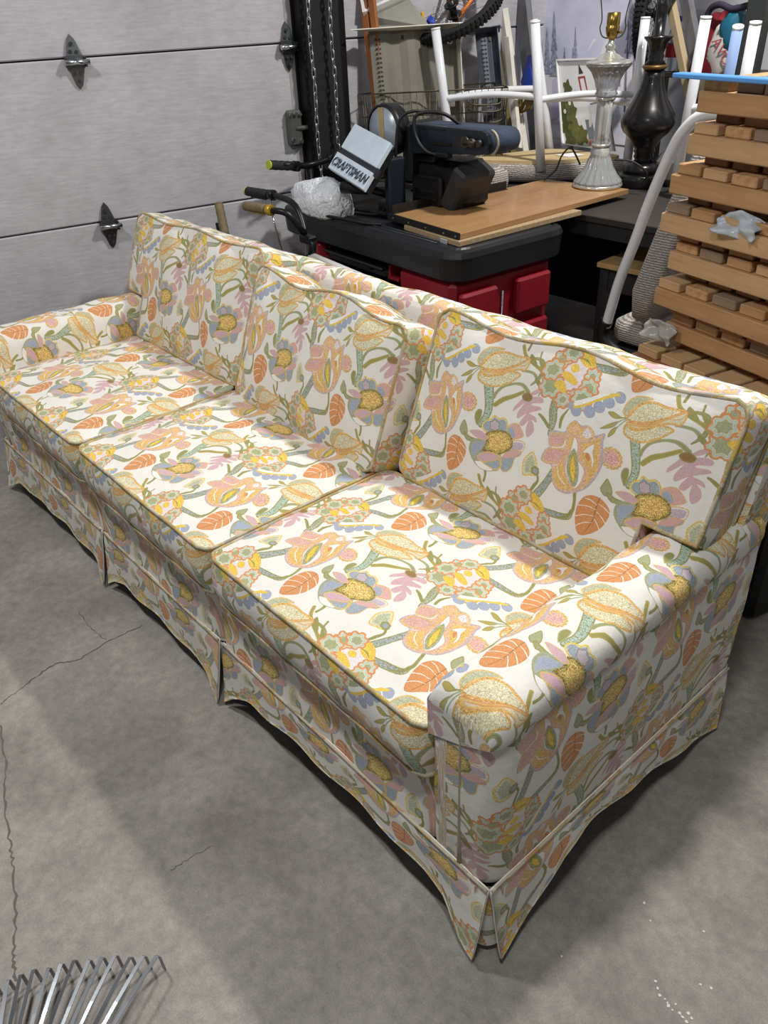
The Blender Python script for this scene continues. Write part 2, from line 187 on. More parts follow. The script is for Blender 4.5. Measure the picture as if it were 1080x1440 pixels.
# ---------------- the floral upholstery print: drawn here from flower outlines (millimetres in one repeat of 366 x 298)
SHAPES=[('L',[600.9,270.2,619.1,232.4,628.0,200.7,622.6,171.0],[22,21,18,14],(174,200,194),(154,150,92),0.5),('L',[416.6,283.8,419.2,252.8,427.8,232.0,431.1,205.3],[21,20,19,10],(168,174,158),(154,150,92),0.8),('L',[389.7,234.5,402.5,229.5,421.9,218.0],[4,7,7],(154,150,92),None,0.0),('L',[453.4,262.8,446.4,243.2,449.7,225.9],[3,8,6],(154,150,92),None,0.0),('L',[472.4,146.9,459.4,114.9,442.8,83.6,422.9,65.3],[18,18,20,10],(160,170,178),(154,150,92),1),('L',[463.3,53.9,491.0,58.2,528.8,67.0,535.2,82.0],[13,15,13,8],(160,170,178),(154,150,92),1),('L',[528.9,124.1,534.8,102.8,536.6,84.8,528.3,68.1,509.7,57.2],[7,6,7,6,3],(154,150,92),None,0.0),('L',[638.5,222.7,653.1,239.2,673.6,250.8,697.9,266.2],[11,12,10,8],(154,150,92),(180,164,92),0.0),('L',[628.2,236.9,631.2,250.3,642.0,265.5,666.3,277.7,690.2,279.5,711.0,268.6],[9,8,7,6,8,10],(154,150,92),(166,170,132),0.0),('L',[710.6,283.5,724.5,301.8,726.6,321.9,716.1,335.1,701.0,338.7,680.0,336.7],[3,9,11,8,6,6],(166,170,132),(154,150,92),0.0),('P',[715.3,323.2,719.4,332.0,727.7,326.0,728.0,316.3],[(0,(154,150,92))],0.0),('P',[601.0,184.4,603.5,200.4,614.4,201.2,617.3,178.2,613.3,166.1],[(0,(166,170,132)),(2,(154,150,92))],0.0),('L',[662.3,83.4,667.2,71.8,667.1,56.0],[8,6,6],(154,150,92),None,0.0),('L',[285.0,63.2,301.3,42.4,331.3,28.8,356.4,19.0,378.6,1.0],[8,8,7,7,5],(154,150,92),(180,164,92),0.0),('P',[316.4,31.8,313.9,48.9,332.1,38.0,342.1,24.6],[(0,(154,150,92))],0.0),('L',[338.5,55.2,343.3,37.7,359.4,22.6],[4,4,5],(154,150,92),None,0.0),('L',[308.0,11.0,338.7,10.7,359.4,-2.9,385.8,-27.2],[6,6,8,5],(154,150,92),(166,170,132),0.0),('P',[350.6,-3.3,353.5,4.1,365.6,-3.4,366.7,-13.3],[(0,(154,150,92))],0.0),('L',[373.2,267.7,380.3,282.9,397.1,293.2],[3,6,3],(166,170,132),None,0.0),('L',[429.6,120.4,434.9,107.7,428.4,93.7,423.1,80.0],[5,6,8,6],(154,150,92),None,0.0),('P',[572.5,144.0,574.3,158.0,579.4,168.4,592.3,154.4,596.4,140.1,584.3,134.1],[(0,(154,150,92)),(2,(166,170,132))],0.5),('L',[588.9,140.0,601.4,132.7,619.4,133.8],[8,12,8],(166,170,132),(154,150,92),0.0),('P',[558.6,302.6,561.3,322.0,572.8,336.9,593.7,344.2,609.1,343.3,589.7,328.0,575.9,308.5,571.7,291.8,563.9,295.3],[(0,(223,184,112)),(2.6,(186,188,160))],1),('P',[571.1,290.6,576.3,307.5,589.3,329.0,614.6,340.4,644.7,338.5,682.5,338.0,660.8,320.0,634.3,303.9,605.3,291.1,580.7,286.5],[(0,(215,150,98)),(1,(223,184,112)),(2.6,(215,150,98)),(3.3,(223,184,112)),(5,(216,208,176))],1.4),('P',[577.0,285.6,615.0,293.9,643.1,313.0,671.4,333.3,682.8,337.3,685.9,320.6,680.0,308.3,665.9,308.0,644.0,301.0,627.0,290.9,598.1,276.8,580.5,279.0],[(0,(215,150,98)),(1.3,(223,184,112)),(4,(216,208,176))],0.5),('L',[584.8,282.1,618.4,291.0,648.1,311.1,679.2,334.0],[1,1.6,1.6,1],(215,150,98),None,0.0),('L',[658.2,316.4,675.0,320.1,681.1,329.4],[1,1.4,1],(215,150,98),None,0.0),('P',[576.1,264.2,575.2,281.0,595.7,277.3,623.1,290.0,647.0,303.7,674.0,300.8,669.5,289.7,648.1,271.2,619.7,256.9,591.2,256.2],[(0,(223,184,112)),(2.2,(215,150,98)),(2.8,(223,184,112)),(4.4,(216,208,176))],1.4),('P',[534.1,287.6,544.1,292.6,563.3,287.8,548.8,281.3],[(0,(154,150,92)),(1.2,(180,164,92))],0.0),('P',[532.1,253.2,544.9,268.6,560.9,279.8,553.7,264.2],[(0,(154,150,92)),(1.2,(180,164,92))],0.0),('P',[552.5,243.8,552.6,258.6,561.0,268.7,562.0,255.4],[(0,(154,150,92)),(1.2,(180,164,92))],0.0),('L',[572.0,291.2,560.2,287.1],[2,3],(154,150,92),None,0.0),('L',[572.6,289.9,564.3,282.7,552.5,267.1],[2,2.5,2],(166,170,132),None,0.0),('L',[574.4,288.2,566.7,276.9,559.9,260.3],[2,2.5,2],(166,170,132),None,0.0),('P',[350.5,266.8,362.2,278.1,372.4,280.7,374.4,274.7,357.7,262.6,377.6,266.9,388.3,263.6,388.0,256.1,368.0,251.0,364.8,245.6,385.5,248.0,391.6,243.6,374.8,234.7,366.2,228.9,383.9,225.6,391.1,216.2,376.0,218.6,386.4,209.9,390.9,195.8,380.2,182.0,370.8,196.6,369.6,214.0,361.5,200.3,350.8,201.2,351.5,210.9,359.0,226.3,342.7,211.8,336.8,214.5,336.7,226.3,344.5,244.6,324.0,222.9,320.6,229.7,331.3,246.3,338.0,257.2],[(0,(216,172,164)),(1.5,(207,174,180))],0.3),('P',[331.5,259.3,344.1,269.0,360.7,262.1,356.9,251.5,340.8,250.3],[(0,(154,150,92)),(2,(150,120,80))],0.5),('P',[555.0,123.8,577.7,127.2,601.8,110.4,602.1,83.3,589.2,59.4,561.6,42.9,546.3,71.7,543.8,103.4],[(0,(208,142,98)),(1.5,(215,150,98))],0.5),('L',[577.5,127.6,577.4,104.9,579.0,77.9,571.2,49.7],[1.5,2,1.8,1],(150,120,80),None,0.0),('L',[577.1,111.6,563.8,117.2,552.8,117.2],[0.8,1.6,1.6],(238,235,230),None,0.0),('L',[578.3,102.8,560.3,103.7,544.4,98.9],[0.8,1.6,1.6],(238,235,230),None,0.0),('L',[579.1,89.4,561.1,85.6,545.3,76.0],[0.8,1.6,1.6],(238,235,230),None,0.0),('L',[579.9,75.9,564.6,69.9,551.4,58.2],[0.8,1.6,1.6],(238,235,230),None,0.0),('L',[577.9,115.2,590.5,112.2,605.4,103.6],[0.8,1.6,1.6],(238,235,230),None,0.0),('L',[579.6,99.8,590.8,93.6,604.4,81.8],[0.8,1.6,1.6],(238,235,230),None,0.0),('L',[579.7,85.0,587.2,78.7,597.0,66.7],[0.8,1.6,1.6],(238,235,230),None,0.0),('P',[428.7,204.7,436.1,215.3,464.4,221.4,466.7,234.1,477.8,249.5,496.6,245.8,509.0,251.0,525.0,244.3,530.1,237.9,543.3,248.7,548.5,243.5,549.2,226.2,560.8,198.5,561.5,179.9,557.7,157.6,548.1,134.5,531.7,120.4,511.1,109.4,487.5,110.4,470.6,123.0,459.7,149.1,434.5,149.1,427.9,155.5,432.4,173.6,439.9,182.1,432.3,194.1],[(0,(192,178,186)),(3,(226,186,146))],0.8),('P',[594.8,214.2,597.0,212.3,597.9,209.9,597.8,207.6,596.3,205.4,597.4,202.9,597.2,200.5,595.9,198.5,593.5,197.2,593.4,194.6,592.0,192.6,589.9,191.4,587.0,191.3,585.6,189.1,583.3,187.9,580.7,187.7,577.9,188.8,575.5,187.4,572.8,187.3,570.2,188.2,568.0,190.2,565.1,190.0,562.5,191.0,560.5,192.8,559.4,195.4,556.6,196.4,554.6,198.3,553.6,200.6,553.8,203.3,551.6,205.3,550.7,207.7,550.8,210.1,552.4,212.3,551.2,214.9,551.5,217.3,552.8,219.3,555.3,220.5,555.5,223.2,556.9,225.1,559.1,226.3,562.1,226.4,563.5,228.6,565.8,229.7,568.4,229.8,571.2,228.8,573.6,230.0,576.3,230.1,578.8,229.2,580.9,227.2,583.8,227.3,586.3,226.3,588.3,224.5,589.3,222.0,592.1,221.0,594.0,219.1,595.1,216.8],[(0,(223,184,112)),(2,(206,176,126)),(4,(226,186,146)),(7.5,(216,172,164))],1.2),('P',[431.2,203.0,444.5,213.7,472.3,220.6,474.0,210.4,470.6,194.3,441.2,182.9],[(0,(192,178,186)),(1.3,(223,184,112)),(2.8,(226,186,146)),(4,(206,176,126)),(5,(216,172,164))],0.8),('P',[431.4,154.1,436.4,176.6,457.6,188.6,479.7,190.8,487.6,181.0,486.6,168.2,459.7,152.1,438.8,148.6],[(0,(207,174,180)),(1.5,(223,184,112)),(3,(226,186,146)),(4.6,(206,176,126)),(6,(216,172,164))],0.8),('P',[466.3,228.8,476.4,248.1,496.1,243.9,501.9,233.1,484.7,221.0],[(0,(207,174,180)),(1.2,(223,184,112)),(5,(226,186,146))],1),('P',[499.8,238.1,509.3,250.2,525.4,243.3,528.5,233.1,518.8,221.8,503.7,225.8],[(0,(223,184,112)),(1.5,(226,186,146)),(5,(226,216,216))],1),('P',[487.5,226.2,476.3,212.1,482.6,188.8,473.5,156.5,463.3,146.6,473.6,123.9,497.6,111.1,526.3,121.5,523.0,129.2,498.4,152.0,488.4,179.0,499.1,204.4],[(0,(216,172,164)),(1.2,(226,186,146)),(3,(206,176,126)),(3.8,(226,186,146)),(5.5,(223,184,112))],1),('P',[492.4,226.3,509.1,207.0,514.5,188.3,533.1,173.1,538.3,152.0,534.3,126.2,548.9,141.1,556.9,168.2,559.4,184.9,552.7,209.6,545.3,234.0,543.7,246.7,528.9,232.1,510.4,218.5],[(0,(207,174,180)),(1.4,(226,186,146)),(3,(206,176,126)),(3.8,(226,186,146)),(5.5,(223,184,112))],1),('L',[544.1,246.8,548.4,228.2,558.9,200.2,560.7,176.4],[2,4,5,2],(192,178,186),None,0.0),('P',[491.2,220.4,504.1,210.2,513.1,185.6,532.2,170.6,535.7,153.5,532.6,133.2,523.9,127.2,501.0,145.8,492.4,166.3,493.5,193.9],[(0,(208,142,98)),(0.9,(238,235,230))],0.0),('P',[518.9,198.4,524.8,213.3,535.0,222.2,538.1,205.7,545.8,190.0,545.8,168.8,540.4,188.6,529.8,201.3],[(0,(208,142,98)),(0.8,(238,235,230))],0.0),('P',[526.0,195.8,529.4,202.3,535.3,193.9,534.6,187.0],[(0,(208,142,98))],0.0),('P',[499.7,200.1,512.3,187.7,523.2,165.8,528.7,142.4,524.3,129.2,506.8,142.9,496.0,162.7,494.2,185.1],[(0,(168,174,158)),(2.2,(166,170,132)),(5,(180,164,92)),(8,(230,194,84))],1.2),('L',[474.4,154.4,486.3,136.9,510.0,124.2],[1,2.4,1],(238,235,230),None,0.0),('L',[440.8,181.9,471.5,192.2,475.1,206.2],[1,2.2,2.6],(238,235,230),None,0.0),('L',[461.6,150.8,473.5,156.5],[1,1.5],(238,235,230),None,0.0),('P',[394.0,106.5,387.0,132.3,392.6,147.0,405.1,160.0,419.5,146.1,426.0,133.7,428.5,116.5,410.9,109.5],[(0,(230,194,84)),(2.2,(216,208,176)),(7,(186,188,160))],1),('P',[431.6,127.0,433.5,124.9,433.7,122.4,432.5,120.1,429.9,118.8,428.9,116.4,426.4,115.0,423.5,114.8,420.9,116.2,417.9,115.8,415.2,117.0,413.5,119.1,413.4,121.8,411.5,123.8,411.3,126.4,412.5,128.7,415.1,130.0,416.2,132.4,418.7,133.8,421.6,133.9,424.2,132.6,427.2,132.9,429.8,131.7,431.5,129.6],[(0,(154,150,92)),(4,(160,170,178))],0),('P',[612.0,104.7,608.4,121.5,613.5,134.2,636.9,143.7,669.6,145.1,697.8,119.6,699.9,94.2,678.0,83.3,647.6,80.6,631.3,86.3],[(0,(166,170,132)),(1.2,(168,174,158))],0.6),('P',[625.1,166.3,627.3,182.6,639.5,190.4,646.0,201.2,660.5,197.7,671.2,202.8,684.5,196.5,691.5,177.5,677.8,167.0,646.7,157.6],[(0,(230,194,84)),(2.6,(216,208,176)),(4.2,(160,170,178))],0.8),('P',[665.4,182.5,667.7,179.9,668.2,176.6,666.9,173.8,664.0,172.2,662.9,169.2,660.2,167.5,656.8,167.4,653.7,169.2,650.2,168.8,647.0,170.3,644.9,173.1,644.7,176.4,642.4,179.1,641.9,182.4,643.3,185.3,646.2,186.8,647.3,189.8,650.1,191.5,653.5,191.6,656.6,189.8,660.0,190.1,663.1,188.6,665.2,185.8],[(0,(150,120,80)),(1,(192,178,186))],0.4),('P',[686.3,182.3,695.3,195.9,713.7,201.3,731.4,189.5,737.2,180.5,726.0,172.3,715.8,167.0,700.6,163.4],[(0,(223,184,112)),(1.8,(216,172,164))],0.4),('P',[689.3,180.0,701.1,192.0,716.3,176.6,706.2,165.1],[(0,(230,194,84)),(1,(164,171,190))],0.5),('P',[708.6,159.5,727.0,169.9,746.1,169.1,746.1,151.4,730.5,142.1,714.7,140.2],[(0,(223,184,112)),(1.8,(226,216,216)),(5,(192,178,186))],0.6),('P',[695.8,116.8,704.3,134.7,716.6,145.5,743.3,149.9,742.3,139.7,732.3,130.6,730.0,108.9,718.8,95.3,705.0,94.9],[(0,(223,184,112)),(2,(160,170,178))],0.7),('P',[698.5,123.1,708.4,134.9,721.2,144.4,741.5,147.8,730.0,133.5,712.8,124.6],[(0,(216,172,164))],0.0),('P',[631.5,88.6,639.8,93.7,674.2,103.0,683.4,86.3,666.3,79.3,647.0,79.3],[(0,(154,150,92)),(1,(238,235,230))],0.0),('P',[651.0,94.1,673.0,105.9,690.6,116.1,702.2,101.5,689.8,89.6,675.6,89.1],[(0,(223,184,112)),(2.5,(160,170,178))],0.6),('P',[610.9,115.5,615.0,130.7,634.2,139.5,650.5,143.5,645.5,123.3,634.4,106.4,632.7,91.3,621.7,95.5],[(0,(154,150,92)),(1,(168,174,158)),(5,(164,171,190))],0.5),('P',[640.0,157.7,662.6,172.1,690.4,177.6,712.7,167.1,716.5,148.2,704.3,134.7,684.0,121.6,662.2,121.0,641.6,116.5,646.2,137.8],[(0,(154,150,92)),(2,(150,120,80)),(4.5,(180,164,92)),(9,(223,184,112))],2.6),('P',[600.3,147.9,611.4,155.7,628.6,158.2,648.6,150.5,642.4,141.4,625.1,139.6],[(0,(223,184,112)),(1.4,(207,174,180))],0.3),('P',[633.1,101.5,648.4,116.5,672.1,123.8,692.6,121.8,684.6,109.8,663.1,97.5,644.2,94.0],[(0,(223,184,112)),(2.5,(207,174,180))],0.3),('L',[692.4,122.2,700.7,107.6,696.9,91.0],[2,3,1],(230,194,84),None,0.0),('P',[397.8,25.1,416.6,48.6,438.0,50.6,466.2,35.5,467.4,6.4,436.9,-14.2,409.7,-3.6],[(0,(226,216,216))],0.3),('P',[425.1,68.4,432.4,80.9,451.5,74.3,467.6,60.1,468.8,52.1,450.4,47.3,430.5,55.5],[(0,(223,184,112)),(1.5,(230,194,84))],1),('L',[430.4,59.1,445.5,59.1,459.1,52.6],[1.5,3,1.5],(154,150,92),None,0.0),('P',[489.1,41.9,492.9,39.1,493.8,35.1,492.2,31.4,487.9,29.2,487.8,24.7,484.9,21.6,480.6,20.4,476.0,22.1,472.0,19.3,467.5,19.3,463.7,21.7,462.3,26.0,457.4,27.1,454.6,30.3,454.4,34.4,457.3,38.1,455.2,42.3,456.3,46.2,459.7,48.9,464.8,49.2,467.0,53.2,471.1,54.8,475.6,54.1,478.9,50.8,483.7,51.7,487.7,49.8,489.9,46.3],[(0,(208,142,98)),(1.2,(215,150,98)),(3.8,(216,208,176)),(5.4,(174,200,194)),(7.6,(216,208,176)),(9.6,(166,170,132))],0.5),('P',[495.7,21.2,500.3,17.8,501.4,13.1,499.4,8.6,494.3,5.9,494.2,0.5,490.8,-3.3,485.6,-4.8,480.1,-2.8,475.4,-6.2,469.9,-6.2,465.5,-3.4,463.8,1.8,457.9,3.0,454.6,6.9,454.2,11.9,457.8,16.3,455.2,21.3,456.6,26.0,460.6,29.4,466.7,29.7,469.3,34.5,474.3,36.5,479.6,35.7,483.5,31.7,489.3,32.9,494.1,30.7,496.7,26.5],[(0,(208,142,98)),(1.2,(215,150,98)),(3.8,(216,208,176)),(5.4,(174,200,194)),(7.6,(216,208,176)),(9.6,(166,170,132))],0.5),('P',[412.3,55.8,417.0,52.4,418.0,47.7,415.9,43.2,410.5,40.7,410.4,35.3,406.8,31.6,401.5,30.2,395.8,32.2,390.8,28.9,385.2,29.0,380.6,31.8,379.0,37.0,372.9,38.3,369.5,42.2,369.3,47.1,373.0,51.5,370.4,56.4,371.9,61.2,376.2,64.4,382.4,64.6,385.3,69.4,390.4,71.3,395.9,70.5,399.9,66.4,405.9,67.5,410.8,65.3,413.4,61.0],[(0,(208,142,98)),(1.2,(215,150,98)),(3.8,(216,208,176)),(5.4,(174,200,194)),(7.6,(216,208,176)),(9.6,(166,170,132))],0.5),('P',[428.0,71.8,432.6,68.4,433.7,63.7,431.6,59.3,426.3,56.8,426.2,51.5,422.7,47.9,417.4,46.5,411.8,48.6,406.9,45.3,401.4,45.5,396.9,48.3,395.3,53.4,389.3,54.7,385.9,58.6,385.7,63.5,389.3,67.8,386.8,72.7,388.2,77.3,392.4,80.5,398.6,80.7,401.4,85.4,406.4,87.2,411.8,86.4,415.8,82.4,421.7,83.3,426.5,81.1,429.1,76.9],[(0,(208,142,98)),(1.2,(215,150,98)),(3.8,(216,208,176)),(5.4,(174,200,194)),(7.6,(216,208,176)),(9.6,(166,170,132))],0.5),('P',[467.7,-8.2,471.9,-11.3,472.9,-15.6,471.0,-19.7,466.3,-22.2,466.2,-27.1,463.1,-30.6,458.3,-32.0,453.3,-30.3,448.9,-33.4,443.9,-33.5,439.9,-31.0,438.4,-26.3,433.0,-25.2,429.9,-21.7,429.7,-17.2,432.9,-13.1,430.6,-8.6,431.9,-4.3,435.6,-1.2,441.1,-0.9,443.6,3.6,448.1,5.5,453.0,4.8,456.6,1.2,461.9,2.3,466.3,0.4,468.6,-3.4],[(0,(208,142,98)),(1.2,(215,150,98)),(3.8,(216,208,176)),(5.4,(174,200,194)),(7.6,(216,208,176)),(9.6,(166,170,132))],0.5),('P',[493.0,-0.5,498.0,-4.1,499.2,-9.3,497.0,-14.2,491.4,-17.2,491.4,-23.1,487.6,-27.3,482.0,-28.9,476.0,-26.8,470.8,-30.6,464.9,-30.7,460.0,-27.7,458.2,-22.0,451.8,-20.7,448.1,-16.5,447.8,-11.1,451.6,-6.1,448.9,-0.8,450.4,4.4,454.8,8.1,461.4,8.5,464.3,13.8,469.7,16.1,475.5,15.3,479.8,10.9,486.1,12.2,491.2,9.9,494.1,5.3],[(0,(208,142,98)),(1.2,(215,150,98)),(3.8,(216,208,176)),(5.4,(174,200,194)),(7.6,(216,208,176)),(9.6,(166,170,132))],0.5),('P',[447.8,-16.6,451.7,-19.5,452.7,-23.6,450.9,-27.5,446.4,-29.9,446.3,-34.6,443.2,-37.9,438.7,-39.2,433.9,-37.6,429.7,-40.6,424.9,-40.7,421.1,-38.3,419.6,-33.8,414.5,-32.8,411.6,-29.5,411.4,-25.2,414.5,-21.3,412.3,-17.1,413.5,-12.9,417.1,-10.0,422.4,-9.7,424.7,-5.4,429.1,-3.6,433.7,-4.2,437.2,-7.6,442.2,-6.6,446.4,-8.4,448.7,-12.0],[(0,(208,142,98)),(1.2,(215,150,98)),(3.8,(216,208,176)),(5.4,(174,200,194)),(7.6,(216,208,176)),(9.6,(166,170,132))],0.5),('P',[417.2,4.0,422.9,-0.1,424.2,-5.9,421.7,-11.6,415.1,-14.9,414.9,-21.6,410.5,-26.3,403.9,-28.2,396.8,-25.8,390.7,-30.1,383.8,-30.2,378.1,-26.8,376.1,-20.3,368.5,-18.9,364.4,-14.1,364.0,-7.9,368.7,-2.3,365.5,3.7,367.4,9.7,372.6,13.8,380.3,14.2,383.9,20.2,390.2,22.8,396.9,21.9,401.9,16.9,409.3,18.4,415.3,15.7,418.5,10.6],[(0,(208,142,98)),(1.2,(215,150,98)),(3.8,(216,208,176)),(5.4,(174,200,194)),(7.6,(216,208,176)),(9.6,(166,170,132))],0.5),('P',[403.6,33.2,408.7,29.5,409.8,24.3,407.5,19.4,401.6,16.6,401.4,10.7,397.5,6.5,391.6,4.9,385.4,7.1,380.0,3.4,373.8,3.5,368.7,6.5,367.0,12.2,360.3,13.6,356.6,17.8,356.3,23.2,360.4,28.1,357.6,33.5,359.3,38.7,364.0,42.3,370.8,42.6,373.9,47.8,379.6,50.0,385.6,49.1,390.0,44.7,396.6,45.9,401.9,43.5,404.8,38.9],[(0,(208,142,98)),(1.2,(215,150,98)),(3.8,(216,208,176)),(5.4,(174,200,194)),(7.6,(216,208,176)),(9.6,(166,170,132))],0.5),('P',[405.0,24.9,421.7,29.2,446.9,19.1,445.2,9.9,419.7,13.6],[(0,(223,184,112)),(1,(230,194,84))],0.7),('P',[418.0,41.6,431.2,47.1,439.8,36.4,426.7,30.9],[(0,(223,184,112)),(1,(230,194,84))],0.7),('P',[397.1,2.2,414.7,11.9,429.8,-0.4,430.9,-10.0,411.5,-8.0],[(0,(223,184,112)),(1,(230,194,84))],0.7),('P',[483.6,269.7,484.7,266.2,484.3,262.8,482.6,259.8,479.6,257.7,476.3,256.0,472.3,255.6,468.2,256.4,464.6,258.5,461.4,260.9,459.3,264.2,458.6,267.7,459.3,271.1,460.8,274.2,463.5,276.6,467.1,277.9,471.2,278.0,475.2,277.4,478.9,275.7,481.9,273.0],[(0,(160,170,178)),(1,(164,171,190))],0.5),('P',[511.5,277.1,512.6,273.7,512.2,270.3,510.5,267.3,507.7,265.3,504.4,263.7,500.5,263.3,496.5,264.1,493.0,266.1,489.9,268.5,487.8,271.7,487.1,275.2,487.8,278.6,489.2,281.6,491.8,284.0,495.4,285.3,499.3,285.3,503.2,284.8,506.9,283.0,509.8,280.3],[(0,(160,170,178)),(1,(164,171,190))],0.5),('P',[525.6,292.6,526.7,289.2,526.3,285.8,524.7,282.9,521.9,280.9,518.7,279.3,514.8,279.0,510.9,279.8,507.4,281.8,504.3,284.2,502.3,287.4,501.6,290.9,502.3,294.1,503.6,297.2,506.2,299.5,509.7,300.7,513.6,300.7,517.4,300.2,521.0,298.4,523.9,295.8],[(0,(160,170,178)),(1,(164,171,190))],0.5),('P',[539.1,307.4,540.1,304.1,539.8,300.8,538.2,297.9,535.5,296.0,532.3,294.4,528.5,294.1,524.6,295.0,521.2,297.0,518.2,299.4,516.1,302.5,515.4,305.9,516.1,309.2,517.4,312.2,520.0,314.4,523.4,315.6,527.2,315.6,531.0,315.0,534.6,313.3,537.4,310.6],[(0,(160,170,178)),(1,(164,171,190))],0.5),('P',[554.9,323.9,556.0,320.6,555.7,317.3,554.1,314.5,551.4,312.6,548.3,311.1,544.6,310.8,540.8,311.7,537.5,313.7,534.4,316.1,532.4,319.2,531.7,322.6,532.4,325.7,533.7,328.7,536.2,330.9,539.5,332.0,543.3,332.0,547.0,331.4,550.5,329.7,553.3,327.0],[(0,(160,170,178)),(1,(164,171,190))],0.5),('P',[463.8,273.0,464.5,270.8,464.3,268.6,463.1,266.7,461.2,265.4,459.1,264.3,456.5,264.1,453.9,264.6,451.7,265.9,449.6,267.4,448.3,269.5,447.8,271.7,448.3,273.9,449.2,275.9,451.0,277.4,453.3,278.2,455.9,278.2,458.5,277.9,460.8,276.8,462.7,275.1],[(0,(160,170,178)),(1,(164,171,190))],0),('L',[466.3,276.8,485.2,287.6,506.6,305.2,539.8,326.0],[14,13,11,5],(230,194,84),None,0.0),('L',[465.3,279.3,483.9,290.6,503.8,306.3,521.9,319.1],[10,9,7,2],(238,235,230),None,0.0)]
def fabric_pixels(SHAPES, U=366., V=298., res=.45):
    w=int(U/res);h=int(V/res);rng=np.random.RandomState(4)
    img=np.empty((h,w,3),np.float32);img[:]=np.array((231,228,221))/255
    n1=rng.rand(h,w).astype(np.float32)
    k=lambda a,dy,dx:np.roll(np.roll(a,dy,0),dx,1)
    n2=(n1+k(n1,0,1)+k(n1,0,2)+k(n1,1,0)+k(n1,1,1)+k(n1,1,2))/6-.5
    n3=rng.rand(h//4+1,w//4+1).astype(np.float32).repeat(4,0).repeat(4,1)[:h,:w];n3=(n3+k(n3,2,1)+k(n3,1,2))/3-.5
    st_n=(n2*2.2+n3*.5)
    def smooth(pts,closed,m=6):
        P=np.array(pts,float).reshape(-1,2);n=len(P);o=[]
        for i in range(n if closed else n-1):
            g=(lambda j:P[j%n]) if closed else (lambda j:P[min(max(j,0),n-1)])
            a,b,c,d=g(i-1),g(i),g(i+1),g(i+2)
            for t in np.arange(m)/m: o.append(.5*(2*b+(c-a)*t+(2*a-5*b+4*c-d)*t*t+(3*b-a-3*c+d)*t**3))
        if not closed:o.append(P[-1])
        return np.array(o)
    def window(P,m):
        lo=np.floor((P.min(0)-m)/res).astype(int);hi=np.ceil((P.max(0)+m)/res).astype(int)
        X,Y=np.meshgrid(np.arange(lo[0],hi[0]+1),np.arange(lo[1],hi[1]+1))
        return X,Y,(X*res).astype(np.float32),(Y*res).astype(np.float32)
    def put(X,Y,a,c):
        ix=np.ix_(Y[:,0]%h,X[0]%w); t=img[ix]; img[ix]=t*(1-a[...,None])+np.asarray(c,np.float32)*a[...,None]
    for s in SHAPES:
        if s[0]=='P':
            P=smooth(s[1],True,4);X,Y,x,y=window(P,2)
            d2=np.full(x.shape,1e9,np.float32);ins=np.zeros(x.shape,bool)
            for (ax,ay),(bx,by) in zip(P,np.roll(P,-1,0)):
                ex,ey=bx-ax,by-ay;l=ex*ex+ey*ey+1e-9
                t=np.clip(((x-ax)*ex+(y-ay)*ey)/l,0,1);dx=x-ax-t*ex;dy=y-ay-t*ey
                np.minimum(d2,dx*dx+dy*dy,out=d2)
                if ay!=by: ins^=((y<ay)!=(y<by))&(x<ax+(y-ay)*ex/ey)
            sd=np.sqrt(d2)*np.where(ins,1,-1)
            N=st_n[np.ix_(Y[:,0]%h,X[0]%w)]
            sd=sd+n3[np.ix_(Y[:,0]%h,X[0]%w)]*.5
            for dep,c in s[2]:
                a=np.clip((sd-dep)/(res*1.2)+.5,0,1)
                cc=np.asarray(c,np.float32)/255*(1+N[...,None]*.27*s[3])
                put(X,Y,a,np.clip(cc,0,1))
        else:
            n=len(s[2]);P=smooth(s[1],False,5);Wd=np.interp(np.linspace(0,n-1,len(P)),np.arange(n),s[2])/2
            X,Y,x,y=window(P,max(s[2])/2+2);sd=np.full(x.shape,-1e9,np.float32)
            for i in range(len(P)-1):
                (ax,ay),(bx,by)=P[i],P[i+1];ex,ey=bx-ax,by-ay;l=ex*ex+ey*ey+1e-9
                t=np.clip(((x-ax)*ex+(y-ay)*ey)/l,0,1);dx=x-ax-t*ex;dy=y-ay-t*ey
                np.maximum(sd,Wd[i]+(Wd[i+1]-Wd[i])*t-np.sqrt(dx*dx+dy*dy),out=sd)
            N=st_n[np.ix_(Y[:,0]%h,X[0]%w)];sd=sd+n3[np.ix_(Y[:,0]%h,X[0]%w)]*.6
            for dep,c in ([(0,s[4]),(2.4,s[3])] if s[4] else [(0,s[3])]):
                a=np.clip((sd-dep)/(res*1.2)+.5,0,1);cc=np.asarray(c,np.float32)/255*(1+N[...,None]*.27*(s[5]+.3))
                if s[4] and dep>0: a=a*np.clip(.75+N*2,0,1)
                put(X,Y,a,np.clip(cc,0,1))
    return np.clip(img*(1+(n2*.06)[...,None]),0,1)

